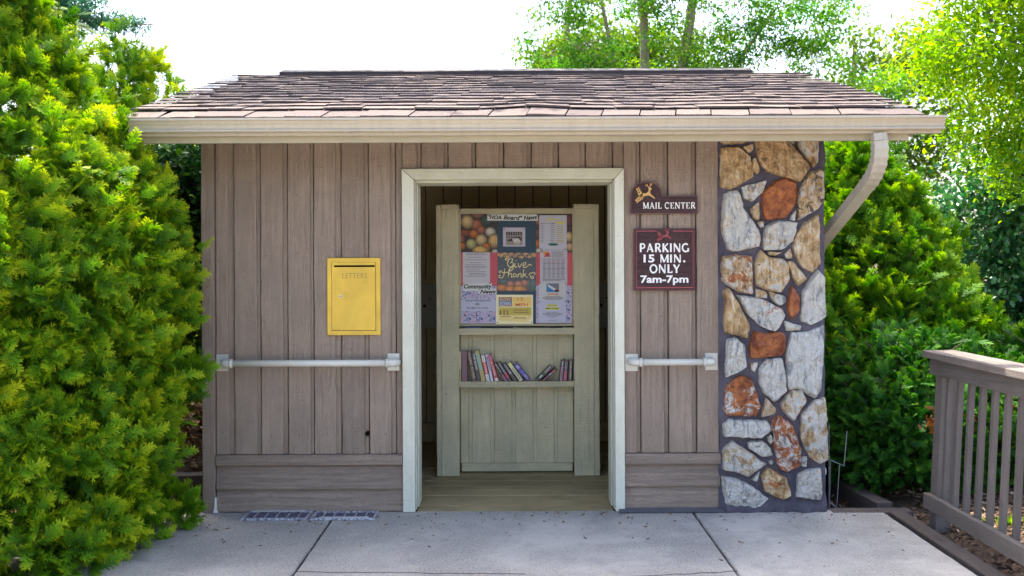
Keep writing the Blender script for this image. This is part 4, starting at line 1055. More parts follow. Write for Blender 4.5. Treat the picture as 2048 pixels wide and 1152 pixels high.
def floral(a, b, c, d):
    def f(p):
        rr = random.Random(int(a)); cols = [srgb(198, 120, 140), srgb(90, 110, 170), srgb(52, 56, 92), srgb(120, 160, 200), srgb(210, 150, 150), srgb(150, 190, 210), srgb(226, 214, 232)]
        for k in range(int((c - a) * (d - b) / 9)):
            r_ = rr.uniform(.5, 1.3); p.disc(rr.uniform(a + 1.4, c - 1.4), rr.uniform(b + 1.4, d - 1.4), r_, r_, rr.choice(cols), 1 + k * .004, 6)
        u = 0
        yy = b + 8
        while yy < d - 5:
            xx = a + 8
            while xx < c - 4:
                p.disc(xx, yy, 2.0, 1.9, srgb(48, 50, 84), 3 + u * .01, 8); p.disc(xx + 6, yy + 5, 3.2, 2.4, srgb(110, 150, 200), 3.1 + u * .01, 8); p.disc(xx + 10, yy + 7, 2.0, 1.9, srgb(50, 54, 96), 3.2 + u * .01, 8); p.disc(xx + 3, yy + 9, 2.8, 1.4, srgb(70, 110, 170), 3.3 + u * .01, 8)
                u += 1; xx += 24
            yy += 17
    return f
sheet('floral_sheet', 1, (922, 572.3, 993, 647), srgb(196, 182, 208), 'paper with small pink and blue flowers, lower left of the notice board', 'paper', floral(922, 572, 993, 647))
sheet('floral_sheet', 1, (1071, 571.3, 1144, 646), srgb(196, 182, 208), 'paper with small pink and blue flowers, lower right behind the notices', 'paper', floral(1071, 571, 1144, 646))
sheet('teal_sheet', 2, (995, 428.5, 1072, 648), TEAL, 'dark teal backing paper down the middle of the notice board', 'paper')
# left notice
def lines(rows, a, c, colr=INK, h=.9, jag=True):
    def f(p):
        rr = random.Random(int(a))
        for (y, l0, l1) in rows:
            x = l0
            while x < l1:
                w = rr.uniform(1.2, 4.2); p.rect(x, y, min(l1, x + w), y + h, colr, 1); x += w + .7
    return f
sheet('printed_notice', 3, (925.5, 504.5, 980, 567), WH, 'white page of small grey type on the coral paper at the left', 'notice',
      lines([(506, 934, 968), (509, 931, 975), (514, 936, 966), (519, 931, 974), (525, 940, 962), (529, 931, 968), (532.5, 930, 974), (535, 931, 972), (539, 933, 960), (543, 932, 972), (546.5, 938, 970), (549, 938, 974), (552, 931, 972)], 925, 980), pins=((954, 503.5), (980, 567)))
sheet('title_strip', 4, (926, 567, 984, 582), srgb(220, 220, 214), 'white title strip reading Community in bold italics', 'title strip', lambda p: p.text('Community', 927.5, 984, 568.5, 579.5, BLK, .035, .3), skew=-1.0, pins=((928, 567.5), (979, 566.5)))
sheet('title_strip', 5, (957, 577.5, 993, 588.5), srgb(220, 220, 214), 'short white title strip reading News below the word Community', 'title strip', lambda p: p.text('News', 960, 991.5, 579.5, 587.2, BLK, .035, .3), pins=((959, 578.5), (979, 578.5)))
def hoa(p):
    for (t, a, c, y0, y1, r_) in (('"HOA', 977, 1003, 430.2, 438.5, -.04), ('Board"', 1007, 1045, 430.8, 439.8, -.05), ('News', 1047, 1074, 430.6, 439.6, .07)): p.text(t, a, c, y0, y1, BLK, .035, .25, r_)
sheet('title_strip', 4, (974.5, 428.6, 1075.5, 441.5), srgb(222, 222, 216), 'white title strip reading "HOA Board" News at the top', 'title strip', hoa, pins=((976, 429.5), (1074, 430)))
def dog(p):
    c_ = srgb(60, 56, 84); p.text("PICK UP YOUR DOG'S POOP", 931, 982, 599, 603, c_, .02); p.text('OR', 951, 959, 606, 610.5, c_, .03); p.text('BE SUBJECT TO A FINE!', 934, 976, 614.5, 618.3, c_, .02)
sheet('printed_notice', 3, (922.3, 597, 991.5, 622.5), srgb(198, 196, 216), "pale lilac notice reading PICK UP YOUR DOG'S POOP OR BE SUBJECT TO A FINE!", 'notice', dog, pins=((924, 598.5), (990, 597.8)))
# small photo
def photo(p):
    p.rect(1012, 463.5, 1045, 490, srgb(150, 140, 132), 1)
    for k in range(7): p.rect(1012 + k * 4.8, 464, 1015 + k * 4.8, 470.5, srgb(44, 34, 40), 2)
    p.rect(1012, 472.5, 1045, 476, srgb(120, 110, 104), 2)
    p.poly([(1014, 482), (1020, 478), (1030, 474), (1040, 474), (1044, 478), (1043, 482), (1034, 480), (1024, 483)], srgb(60, 48, 46), 3)
    p.disc(1034, 482, 7, 5.5, srgb(214, 208, 196), 4); p.disc(1028, 479, 4, 2.6, srgb(222, 216, 206), 4.5); p.disc(1035, 486, 5, 3, srgb(190, 180, 166), 5); p.disc(1041, 479, 2.4, 2, srgb(70, 52, 60), 5)
    p.line([(1012, 480.5), (1022, 479.5), (1030, 478)], .8, srgb(48, 38, 40), 5.5)
sheet('photo_print', 3, (1006, 455, 1050.5, 493), srgb(198, 190, 200), 'small white bordered photograph pinned on the teal paper', 'photograph', photo, pins=((1008.5, 458), (1047.5, 457.5)))
# GIVE THANKS poster
def thanks(p):
    rr = random.Random(5)
    leaf = [(996, 506), (1003, 508), (1010, 505.5), (1016, 511), (1022, 506), (1030, 510), (1036, 506), (1044, 512), (1052, 506), (1060, 511), (1067, 506), (1071.5, 507)]
    for k, (x, y) in enumerate(leaf):
        for a in range(5):
            th = R(30 + a * 30 + rr.uniform(-10, 10)); l_ = rr.uniform(5, 8.5)
            ex, ey = min(1071.6, max(995.4, x + math.cos(th) * l_)), y + math.sin(th) * l_
            p.poly([(max(995.4, x - 2), y - .3), (min(1071.6, x + 2.2), y - .3), (min(1071.6, ex + 1.2), ey - 2), (ex, ey), (max(995.4, ex - 1.6), ey - 2.2)], srgb(*rr.choice([(206, 160, 92), (190, 140, 78), (170, 130, 84)])), 1 + .01 * (k * 5 + a))
    p.k = 4
    pumpkins(p, 995.3, 560, 1071.7, 581.7, [(2, 2, 9, 8, (50, 96, 100)), (12, 1, 9, 7, (60, 110, 112)), (63, 4, 9, 14, (44, 104, 106)), (71, 8, 7, 14, (58, 118, 116)), (54, 6, 8, 7, (206, 130, 110)), (42, 8, 9, 7, (214, 140, 112)), (26, 8, 8, 7, (198, 128, 112)), (8, 16, 15, 8, (212, 122, 50)), (26, 18, 12, 7, (220, 138, 58)), (44, 18, 15, 7, (216, 142, 64))])
    gold = srgb(255, 238, 165)
    W = 1.25; up = 60
    def g(pts, w=W):
        # smooth a rough polyline by Catmull-Rom
        P_ = [Vector(q) for q in pts]; P_ = [P_[0]] + P_ + [P_[-1]]; out = []
        for i in range(1, len(P_) - 2):
            for k in range(5):
                t = k / 5; a, b, c_, d_ = P_[i - 1], P_[i], P_[i + 1], P_[i + 2]
                out.append(0.5 * ((2 * b) + (c_ - a) * t + (2 * a - 5 * b + 4 * c_ - d_) * t * t + (3 * b - a - 3 * c_ + d_) * t ** 3))
        out.append(P_[-2])
        nonlocal up; up += .5
        p.line([tuple(q) for q in out], w, gold, up)
    c5 = lambda L_: [(870 + a / 4.115, 400 + b / 4.115) for a, b in L_]
    # Give
    g(c5([(590, 498), (578, 488), (592, 482), (606, 495), (600, 505), (596, 520), (602, 540), (618, 552), (634, 545), (645, 525), (632, 512), (618, 520)]))
    g(c5([(600, 510), (612, 488), (632, 482), (640, 495), (628, 508)])); g(c5([(645, 525), (642, 560), (628, 582), (612, 578), (622, 560), (650, 545)]))
    g(c5([(660, 520), (656, 545), (664, 556), (676, 545)])); g(c5([(664, 502), (668, 498)]))
    g(c5([(684, 520), (694, 555), (706, 540), (716, 518)])); g(c5([(722, 545), (744, 532), (748, 516), (732, 516), (724, 538), (732, 556), (752, 552), (768, 538), (780, 530), (796, 540)]))
    # thanks
    g(c5([(540, 602), (526, 592), (536, 582), (550, 590), (560, 600), (590, 596), (612, 590)])); g(c5([(574, 565), (570, 600), (562, 630), (545, 642), (528, 634), (530, 618), (542, 622)]))
    g(c5([(610, 568), (606, 600), (600, 636), (608, 612), (624, 604), (630, 616), (628, 634), (640, 634)]))
    g(c5([(664, 610), (650, 606), (642, 622), (652, 634), (664, 624), (668, 608), (668, 630), (680, 634)]))
    g(c5([(684, 608), (682, 636), (690, 612), (704, 604), (710, 616), (708, 634), (720, 634)]))
    g(c5([(730, 570), (726, 604), (722, 636), (730, 618), (748, 604), (738, 618), (750, 632), (762, 634)]))
    g(c5([(782, 602), (774, 612), (786, 624), (790, 640), (800, 648), (812, 640), (806, 626), (796, 634)])); g(c5([(786, 606), (800, 598), (818, 600), (826, 608), (816, 616)]))
sheet('thanks_poster', 3, (995.2, 505, 1071.8, 582), srgb(40, 62, 74), 'teal autumn poster with pumpkins and gold script reading Give thanks', 'poster', thanks, M_printg)
# SLOW DOWN poster in a glossy sleeve
def slow(p):
    p.rect(997, 594, 1024, 613, srgb(140, 104, 88), 1); p.text('SLOW', 1000, 1021, 595, 602.5, srgb(196, 176, 140), .02, up=3)
    p.rect(997, 602, 1024, 609, srgb(74, 112, 160), 2); p.text('DOWN', 1000, 1021, 603.5, 612, srgb(190, 200, 206), .02, up=4)
    p.rect(1024.3, 594, 1063, 613, srgb(240, 204, 100), 1); p.text('15', 1035, 1047, 595, 602, srgb(206, 110, 70), .01, up=3); p.text('MPH', 1031, 1056, 606, 612.5, srgb(214, 90, 60), .02, up=3)
    p.rect(997, 615, 1063, 630, srgb(190, 172, 44), 1); p.poly([(997, 630), (1063, 630), (1063, 637), (1050, 644), (997, 641)], srgb(236, 216, 130), 1.2)
    for x in (1001, 1008, 1015):
        p.disc(x, 621, 1.1, 1.1, BLK, 3, 8); p.poly([(x - 1.2, 622), (x + 1.4, 622), (x + .8, 626), (x + 2, 630), (x + .8, 630), (x, 627), (x - 1.4, 630), (x - 2, 629.5), (x - .8, 626)], BLK, 3)
    for k, (a, b) in enumerate(((1027, 1057), (1027, 1058), (1001, 1021), (1028, 1052))): 
        y = (619.5, 624, 632, 635)[k]; x = a
        while x < b: p.rect(x, y, min(b, x + 3), y + 1.6, srgb(60, 54, 26), 3); x += 3.8
sheet('speed_poster', 4, (992, 589.5, 1066, 648), srgb(250, 240, 190), 'glossy yellow poster reading SLOW DOWN 15 MPH at the bottom centre', 'poster', slow, M_printg, pins=((995, 645), (1063, 645)))  # paper colour raised to paint in the glare on the gloss
# right hand notices
def rlist(p):
    p.rect(1092, 439.2, 1118, 440.6, YEL, 1); p.rect(1096, 437.6, 1112, 439, YEL, 1.2); p.rect(1114, 443.5, 1129, 447.5, YEL, 1)
    for k in range(11):
        y = 447 + k * 3.7; p.rect(1081.5, y, 1086.5 + (k % 3), y + .8, INK, 1); p.rect(1101, y, 1109, y + .8, INK, 1)
        if k % 1 == 0 and k < 9: p.rect(1110.5, 452 + k * 4, 1128, 453.4 + k * 4, srgb(210, 204, 90), 1.1); p.rect(1112, 452.5 + k * 4, 1126, 453 + k * 4, INK, 1.5)
    p.rect(1081, 446.6, 1110, 447, INK, 1.3)
    p.poly([(1095, 488), (1101, 486.5), (1112, 486.5), (1118, 489), (1112, 491.5), (1101, 491.5)], srgb(20, 104, 88), 2)
sheet('printed_notice', 4, (1078.5, 430.5, 1133.5, 499.5), srgb(204, 200, 212), 'tall white list with yellow highlighted rows and a green banner', 'notice', rlist, pins=((1082, 498), (1130, 498)))
def table(p):
    p.disc(1092, 506, 6, 3.6, srgb(226, 140, 40), 1.5); p.disc(1095, 508, 5, 3.4, srgb(206, 66, 40), 2); p.disc(1092, 504.5, 2.6, 1.6, srgb(236, 190, 80), 2.5); p.rect(1088, 511, 1101, 513.4, srgb(190, 40, 34), 2)
    for k in range(7): p.rect(1103, 503 + k * 1.8, 1129 - (k % 3) * 2, 503.7 + k * 1.8, srgb(130, 124, 132), 1)
    for k in range(20):
        for c_ in range(5): p.rect(1086 + c_ * 9, 518.5 + k * 1.9, 1092.5 + c_ * 9, 519.4 + k * 1.9, srgb(*((150, 128, 132) if k < 7 else (126, 124, 134))), 1)
    for c_ in range(6): p.rect(1085 + c_ * 9, 517, 1085.3 + c_ * 9, 557, INK, 1.4)
    for k in range(5): p.rect(1085, 517 + k * 10, 1130, 517.3 + k * 10, INK, 1.4)
    p.rect(1085, 558.5, 1130, 559.3, INK, 1); p.rect(1085, 560.5, 1122, 561.2, INK, 1)
sheet('printed_notice', 3, (1080, 500, 1134.5, 569), srgb(202, 196, 202), 'white notice with an orange logo above a dense table of figures', 'notice', table)
def water(p):
    p.rect(1093, 567, 1118, 584, srgb(110, 116, 130), 1); p.poly([(1093, 572), (1104, 577), (1110, 584), (1093, 584)], srgb(50, 130, 186), 2); p.poly([(1095, 568), (1112, 578), (1108, 581), (1096, 573)], srgb(214, 222, 226), 3); p.disc(1114, 577, 3.4, 3, srgb(150, 120, 100), 3.4, 8); p.rect(1110, 580, 1118, 584, srgb(40, 44, 60), 3)
    p.text('SUMMER', 1095, 1116, 587, 590, srgb(226, 130, 50), .02) if False else p.rect(1095, 587, 1116, 589.4, srgb(226, 136, 60), 2)
    for k, (a, b) in enumerate(((1092, 1120), (1086, 1126), (1084, 1128), (1090, 1122))): p.rect(a, 592 + k * 2.1, b, 592.8 + k * 2.1, INK, 1)
sheet('printed_notice', 4, (1078, 566, 1132.5, 601), srgb(206, 206, 204), 'white notice with a small blue waterside picture and orange heading', 'notice', water, pins=((1080, 566.8), (1131, 566.8)))
def mens(p):
    p.rect(1094, 608.5, 1114, 612.6, YEL, 1); p.rect(1091, 614.4, 1118, 619.4, YEL, 1); p.text('Clearwood', 1095, 1113, 609, 612.2, srgb(70, 80, 30), .01, up=3); p.text("Men's Group", 1092, 1117, 615, 619, srgb(30, 34, 20), .03, up=3)
    for k, (a, b) in enumerate(((1092, 1116), (1086, 1124), (1085, 1125), (1092, 1118), (1098, 1112))): p.rect(a, 624 + k * 2.4, b, 624.7 + k * 2.4, INK, 1)
    p.rect(1097, 640, 1114, 640.7, INK, 1)
sheet('printed_notice', 3, (1077.5, 600.5, 1132, 645), srgb(200, 200, 218), "white notice headed Men's Group in yellow highlight, lowest on the right", 'notice', mens, pins=((1079.5, 603.5), (1130.5, 602.5)))
# pens on the ledge under the board
for (a, b, y, c_, lab) in ((962, 1032, 654.3, (0.02, 0.02, 0.025, 1), 'black pen lying left of centre on the ledge under the notice board'), (930, 972, 655, (0.10, 0.14, 0.40, 1), 'blue pen at the left end of the ledge under the notice board'), (1101, 1131, 654, (0.02, 0.02, 0.02, 1), 'short black marker at the right end of the ledge under the notice board')):
    Yp = KY + 0.045; xa, z = XZ(a, y, Yp); xb = X(b, Yp); z = Z(656.5, KY) - .003 + .0045
    pen = recalc(MB().tube([(xa, Yp, z), (xb - .02, Yp + .006, z)], 0.0042, 10).build('pen', simple('pen_barrel', c_, 0.3), None, lab, 'pen', 'pens on the ledge'))
    recalc(MB().tube([(xb - .0195, Yp + .006, z), (xb - .004, Yp + .0065, z), (xb, Yp + .0065, z)], [0.0040, 0.003, 0.0008], 10).build('tip', M_steel, pen))

# ------------------------------------------------------------------ BOOKS
BKY = KY + 0.012; SZ = Z(763, KY) - 0.003
C8 = lambda x, y: (900 + x / 7.585, 640 + y / 7.585)
def book(tl, tr, bl_, br, base, bands, label, depth=0.10, txt=None):
    """spine corners in the shelf crop; bands = (t0, t1, u0, u1, colour) along the spine from the top"""
    Y = BKY + 0.004
    b0 = Vector(XZ(*C8(*bl_), Y)); b1 = Vector(XZ(*C8(*br), Y)); t0 = Vector(XZ(*C8(*tl), Y))
    up = (t0 - b0); h = up.length; up.normalize(); rt = Vector((up.y, -up.x)); w = abs((b1 - b0).dot(rt)); w = max(w, 0.012)
    lean = math.atan2(up.x, up.y)
    # rest the lower corner on the shelf
    corners = [Vector((0, 0)), rt * w]; low = min(c.y for c in corners); org = Vector((b0.x, SZ - low + 0.0003))
    P3 = lambda u, v_, y: (org.x + rt.x * u + up.x * v_, y, org.y + rt.y * u + up.y * v_)
    root = None
    m = MB(); th = 0.0022
    def bx(mm, u0, u1, v0, v1, y0, y1, c=None):
        vsx = [P3(u, v_, y) for v_ in (v0, v1) for (u, y) in ((u0, y0), (u1, y0), (u1, y1), (u0, y1))]
        mm.add(vsx, [(0, 3, 2, 1), (4, 5, 6, 7), (0, 1, 5, 4), (1, 2, 6, 5), (2, 3, 7, 6), (3, 0, 4, 7)], c)
    bc = srgb(*base)
    bx(m, 0, th, 0, h, Y + .003, Y + depth, bc); bx(m, w - th, w, 0, h, Y + .003, Y + depth, bc); bx(m, 0, w, 0, h, Y, Y + .0029, bc)
    o = recalc(m.build('book', M_book, None, label, 'book', 'books on the shelf'))
    pm = MB(); bx(pm, th + .0002, w - th - .0002, .004, h - .004, Y + .0031, Y + depth - .004); recalc(pm.build('pages', M_pages, o))
    sm = MB()
    for k, (a, b, u0, u1, c_) in enumerate(bands): bx(sm, w * u0, w * u1, h * (1 - b), h * (1 - a), Y - .0006 - k * .0002, Y - .0001, srgb(*c_))
    if txt:
        body, a, b, u0, u1, c_ = txt
        v, f, xa, xb, ya, yb_ = text_mesh(body, .03)
        out = []
        for p in v:
            s_ = (p[0] - xa) / (xb - xa); q = (p[1] - ya) / (yb_ - ya)
            out.append(P3(w * (u0 + (u1 - u0) * q), h * (1 - (a + (b - a) * s_)), Y - .0022))
        sm.add(out, f, srgb(*c_))
    if sm.v: sm.build('spine_print', M_book, o)
book((118, 455), (165, 455), (118, 915), (165, 915), (206, 206, 150), [(.58, .98, .15, .9, (150, 160, 60))], 'cream and olive book standing upright at the far left of the shelf', txt=('FAMILY', .62, .95, .25, .8, (70, 80, 30)))
book((172, 440), (245, 440), (180, 912), (262, 912), (116, 66, 92), [], 'plain mauve clothbound book, second from the left post')
book((255, 455), (320, 455), (345, 908), (405, 908), (44, 32, 30), [], 'black book with gold lettering leaning between the mauve and navy books', txt=('DARK RIVER', .05, .92, .25, .8, (190, 160, 130)))
book((322, 450), (372, 450), (415, 908), (470, 908), (30, 26, 56), [], 'dark navy book with white title, leaning beside the gold spined one', txt=('THE ROAD', .08, .62, .25, .8, (214, 210, 220)))
book((375, 450), (448, 450), (480, 912), (545, 912), (176, 160, 96), [(.10, .62, .3, .7, (110, 190, 190))], 'tall tan book with a pale turquoise stripe on its spine')
book((468, 510), (530, 510), (555, 910), (610, 910), (206, 202, 198), [(.28, .72, 0, 1, (206, 30, 44))], 'white book with a bright red block on its spine', txt=('STONE', .32, .68, .25, .75, (240, 220, 220)))
book((535, 500), (562, 500), (622, 910), (660, 910), (204, 200, 222), [], 'thin lilac white book squeezed beside the red spined one', txt=('MORNING', .1, .6, .25, .75, (70, 60, 90)))
book((568, 515), (632, 515), (685, 910), (742, 910), (190, 44, 72), [(0, .22, .1, .9, (200, 90, 130)), (.88, 1, 0, 1, (220, 200, 200))], 'pinkish red book with white foot leaning at the end of the tall books', txt=('SUMMER', .25, .8, .25, .75, (236, 190, 190)))
book((668, 632), (708, 612), (840, 902), (878, 896), (36, 28, 38), [(.68, .97, .1, .9, (160, 50, 140))], 'black paperback with magenta foot, first of the slumped paperbacks', txt=('NIGHT', .05, .5, .25, .75, (180, 180, 190)))
book((722, 622), (770, 600), (895, 895), (940, 885), (34, 32, 40), [(.50, .85, .1, .9, (180, 50, 70)), (.38, .48, .1, .9, (110, 140, 160))], 'black paperback with red band, second of the slumped paperbacks', txt=('ISLAND', .04, .36, .25, .75, (190, 190, 190)))
book((798, 630), (848, 608), (980, 892), (1028, 882), (40, 44, 54), [(.42, .60, .1, .9, (160, 140, 170))], 'slate grey paperback leaning next to the cream paperback', txt=('WINTER', .06, .38, .2, .8, (170, 170, 180)))
book((872, 630), (925, 608), (1062, 895), (1116, 880), (206, 204, 166), [(0, .22, 0, 1, (226, 222, 140)), (.82, .92, .2, .8, (150, 130, 130))], 'cream paperback leaning between the grey and purple ones', txt=('GARDEN', .3, .78, .25, .75, (120, 120, 110)))
book((962, 640), (1025, 605), (1178, 890), (1235, 866), (52, 36, 128), [(.10, .30, .15, .85, (160, 150, 220)), (.42, .6, .1, .9, (60, 80, 200))], 'bright purple and blue paperback at the right end of the left row', txt=('CITY', .62, .9, .2, .8, (200, 190, 230)))
book((1520, 655), (1565, 640), (1300, 870), (1340, 892), (34, 34, 38), [(.02, .45, .2, .85, (150, 140, 150)), (.62, .80, .2, .8, (190, 196, 190))], 'black and grey paperback lying slanted, left one of the leaning pair')
book((1600, 690), (1650, 660), (1400, 872), (1425, 890), (60, 24, 50), [(.10, .42, .15, .9, (180, 60, 110)), (.42, .52, .15, .9, (120, 190, 210)), (.55, .92, .3, .7, (150, 60, 110))], 'pink and black paperback lying slanted, right one of the leaning pair')
book((1690, 562), (1738, 562), (1660, 882), (1705, 882), (38, 30, 40), [(.32, .95, .15, .85, (200, 150, 170)), (.06, .28, .3, .7, (190, 190, 190))], 'black paperback with pale pink panel, left in the right hand row', txt=('HARBOR', .38, .9, .3, .75, (60, 30, 40)))
book((1742, 565), (1795, 565), (1718, 882), (1768, 882), (54, 52, 66), [(.50, .95, .12, .88, (190, 80, 120)), (.08, .45, .15, .85, (110, 112, 130))], 'grey and pink paperback, second in the right hand row')
book((1805, 562), (1868, 562), (1792, 882), (1845, 882), (26, 22, 30), [], 'black paperback with long gold title, third in the right hand row', txt=('EVERGREEN', .06, .9, .35, .8, (206, 180, 140)))
book((1875, 562), (1915, 562), (1862, 884), (1905, 884), (32, 28, 48), [(.38, .52, .1, .9, (50, 90, 160)), (.1, .3, .2, .8, (120, 100, 130))], 'dark blue banded paperback against the right post of the stand')

# ------------------------------------------------------------------ floor grates lying on the concrete
def grate(x0, x1, y0, y1, lab, flip):
    z = 0.002; h = 0.012
    root = empty('vent_grate', ((x0 + x1) / 2, (y0 + y1) / 2, z), lab, 'grate', 'old vent grates on the concrete')
    m = MB(); b = 0.014
    m.box(x0, x1, y0, y0 + b, z, z + h); m.box(x0, x1, y1 - b, y1, z, z + h); m.box(x0, x0 + b, y0 + b, y1 - b, z, z + h - .0005); m.box(x1 - b, x1, y0 + b, y1 - b, z, z + h - .0005)
    m.build('frame', M_grate, root)
    n = 5
    for k in range(1, n + 1): xx = x0 + (x1 - x0) * k / (n + 1); box('bar', M_grate, root, xx - .003, xx + .003, y0 + b, y1 - b, z + .001, z + h - .001)
    sl_ = MB(); nn = 5
    for k in range(1, nn):
        yy = y0 + b + (y1 - y0 - 2 * b) * k / nn
        sl_.add([(x0 + b, yy - .005, z + .002), (x1 - b, yy - .005, z + .002), (x1 - b, yy + .005, z + .009), (x0 + b, yy + .005, z + .009), (x0 + b, yy - .005, z + .0005), (x1 - b, yy - .005, z + .0005), (x1 - b, yy + .005, z + .0075), (x0 + b, yy + .005, z + .0075)], [(0, 1, 2, 3), (7, 6, 5, 4), (0, 4, 5, 1), (1, 5, 6, 2), (2, 6, 7, 3), (3, 7, 4, 0)])
    sl_.build('louvre', simple('dark_louvre', (0.075, 0.07, 0.105, 1), 0.6, 0, 60, 0.3, 0.002, 0.5, 40), root, kind='stuff')
    box('tray', simple('dark_tray', (0.03, 0.028, 0.05, 1), 0.8), root, x0 + b, x1 - b, y0 + b, y1 - b, z - .0015, z)
    yb2 = (y1 - b - .012) if not flip else (y0 + .002)
    box('damper_strip', simple('chalky_white_metal', (0.55, 0.54, 0.52, 1), 0.7, 0, 60, 0.4, 0.002, 0.4, 40), root, x0 + .05, x1 - .04, yb2, yb2 + .020, z + h - .0005, z + h + .004)
grate(-1.565, -1.185, -0.215, -0.035, 'white edged metal vent grate on the concrete, nearer the bush', False)
grate(-1.165, -0.795, -0.215, -0.050, 'metal vent grate on the concrete, nearer the doorway', True)

# ------------------------------------------------------------------ RAILING on the right
RXB = 2.375
rail = empty('wooden_railing', (RXB, -1.5, 0), 'brown wooden balustrade with flat cap rail along the pavement edge', 'railing')
lean = 0.052
def lx_(z): return lean * z
def slant_box(nm, mat, x0, x1, y0, y1, z0, z1):
    vs = []
    for z in (z0, z1):
        o = lx_(z); vs += [(x0 + o, y0, z), (x1 + o, y0, z), (x1 + o, y1, z), (x0 + o, y1, z)]
    o = MB().add(vs, [(0, 3, 2, 1), (4, 5, 6, 7), (0, 1, 5, 4), (1, 2, 6, 5), (2, 3, 7, 6), (3, 0, 4, 7)]).build(nm, mat, rail)
    b = o.modifiers.new('bevel', 'BEVEL'); b.width = 0.003; b.segments = 2; return o
Y0, Y1 = -3.6, -0.255
slant_box('post', M_rail, RXB - 0.0, RXB + 0.088, Y1 - 0.088, Y1, -0.07, 0.925)
slant_box('post', M_rail, RXB - 0.0, RXB + 0.088, Y0, Y0 + 0.088, -0.07, 0.925)
slant_box('bottom_rail', M_raily, RXB - 0.040, RXB - 0.002, Y0, Y1 - 0.0, 0.075, 0.158)
slant_box('top_rail', M_raily, RXB - 0.040, RXB - 0.002, Y0, Y1 + 0.0, 0.835, 0.926)
slant_box('cap_rail', M_capy, RXB - 0.075, RXB + 0.115, Y0 - .03, Y1 + .03, 0.929, 0.967)
y = Y1 - 0.135
while y > Y0 + 0.12:
    slant_box('baluster', M_rail, RXB + 0.0, RXB + 0.030, y - 0.030, y, 0.070, 0.922); y -= 0.130
# edging timbers
et = box('edging_timber', M_timber, None, 2.205, 2.30, -4.2, -0.10, -0.08, 0.012, 0.006, label='dark wooden edging timber running along the right pavement edge', cat='timber edging', group='edging timbers')
et = box('edging_timber', M_timberx, None, 1.885, 2.36, -0.085, 0.02, -0.08, 0.004, 0.006, label='short weathered edging timber between the stone pier and the railing', cat='timber edging', group='edging timbers')
et = box('edging_timber', M_timber, None, 2.10, 2.20, 0.03, 1.6, -0.10, 0.03, 0.006, label='dark timber running back beside the black drain pipe', cat='timber edging', group='edging timbers')
et.rotation_euler.z = R(6)
et = box('edging_timber', M_timberx, None, -3.6, -1.86, 0.55, 0.65, -0.10, 0.10, 0.006, label='pale timber edging behind the left bush beside the wall corner', cat='timber edging', group='edging timbers')
# drain pipe, corrugated
dp = MB(); path = []; rad = []
for k in range(60):
    t = k / 59; path.append((1.93 + 0.28 * t, 0.42 + 0.95 * t, 0.14 - 0.03 * t)); rad.append(0.062 if k % 2 else 0.054)
dp.tube(path, rad, 16)
dr = recalc(dp.build('drain_pipe', M_black, None, 'black corrugated drain pipe with a white end behind the stone pier', 'drain pipe'))
recalc(MB().tube([(1.90, 0.25, .175), (1.925, 0.40, .15)], 0.05, 18).build('end_cap', M_white, dr))
# wire plant supports
wr = MB()
def wline(a, b, Y=0.12):
    (x0_, z0_), (x1_, z1_) = XZ(*a, Y), XZ(*b, Y); wr.tube([(x0_, Y, z0_), (x1_, Y, z1_)], 0.0023, 6)
wline((1658, 846), (1658, 1022)); wline((1694, 862), (1688, 932)); wline((1661, 920), (1659, 1022)); wline((1679, 930), (1673, 1020)); wline((1661, 920), (1688, 932)); wline((1659, 1004), (1674, 1016))
wr.build('wire_support', M_wire, None, 'thin galvanised wire plant support standing beside the stone pier', 'plant support')

# ------------------------------------------------------------------ FOLIAGE MACHINERY (numpy)
def mesh_np(name, V, F, tone, mat, parent=None, smooth=False, **kw):
    """V (n,3) world coords, F (m,4) quads, tone per vertex"""
    lo, hi = V.min(0), V.max(0); og = np.array([(lo[0] + hi[0]) / 2, (lo[1] + hi[1]) / 2, lo[2]])
    me = bpy.data.meshes.new(name); V = V - og
    me.vertices.add(len(V)); me.vertices.foreach_set('co', V.astype(np.float32).ravel())
    me.loops.add(F.size); me.loops.foreach_set('vertex_index', F.astype(np.int32).ravel())
    k = F.shape[1]
    me.polygons.add(len(F)); me.polygons.foreach_set('loop_start', np.arange(0, F.size, k, dtype=np.int32)); me.polygons.foreach_set('loop_total', np.full(len(F), k, dtype=np.int32))
    me.update(calc_edges=True)
    at = me.attributes.new('tone', 'FLOAT', 'POINT'); at.data.foreach_set('value', tone.astype(np.float32))
    me.materials.append(mat)
    o = bpy.data.objects.new(name, me); col.objects.link(o)
    if parent is not None: o.parent = parent; o.location = Vector(og) - world_loc(parent)
    else: o.location = Vector(og)
    return tag(o, **kw)
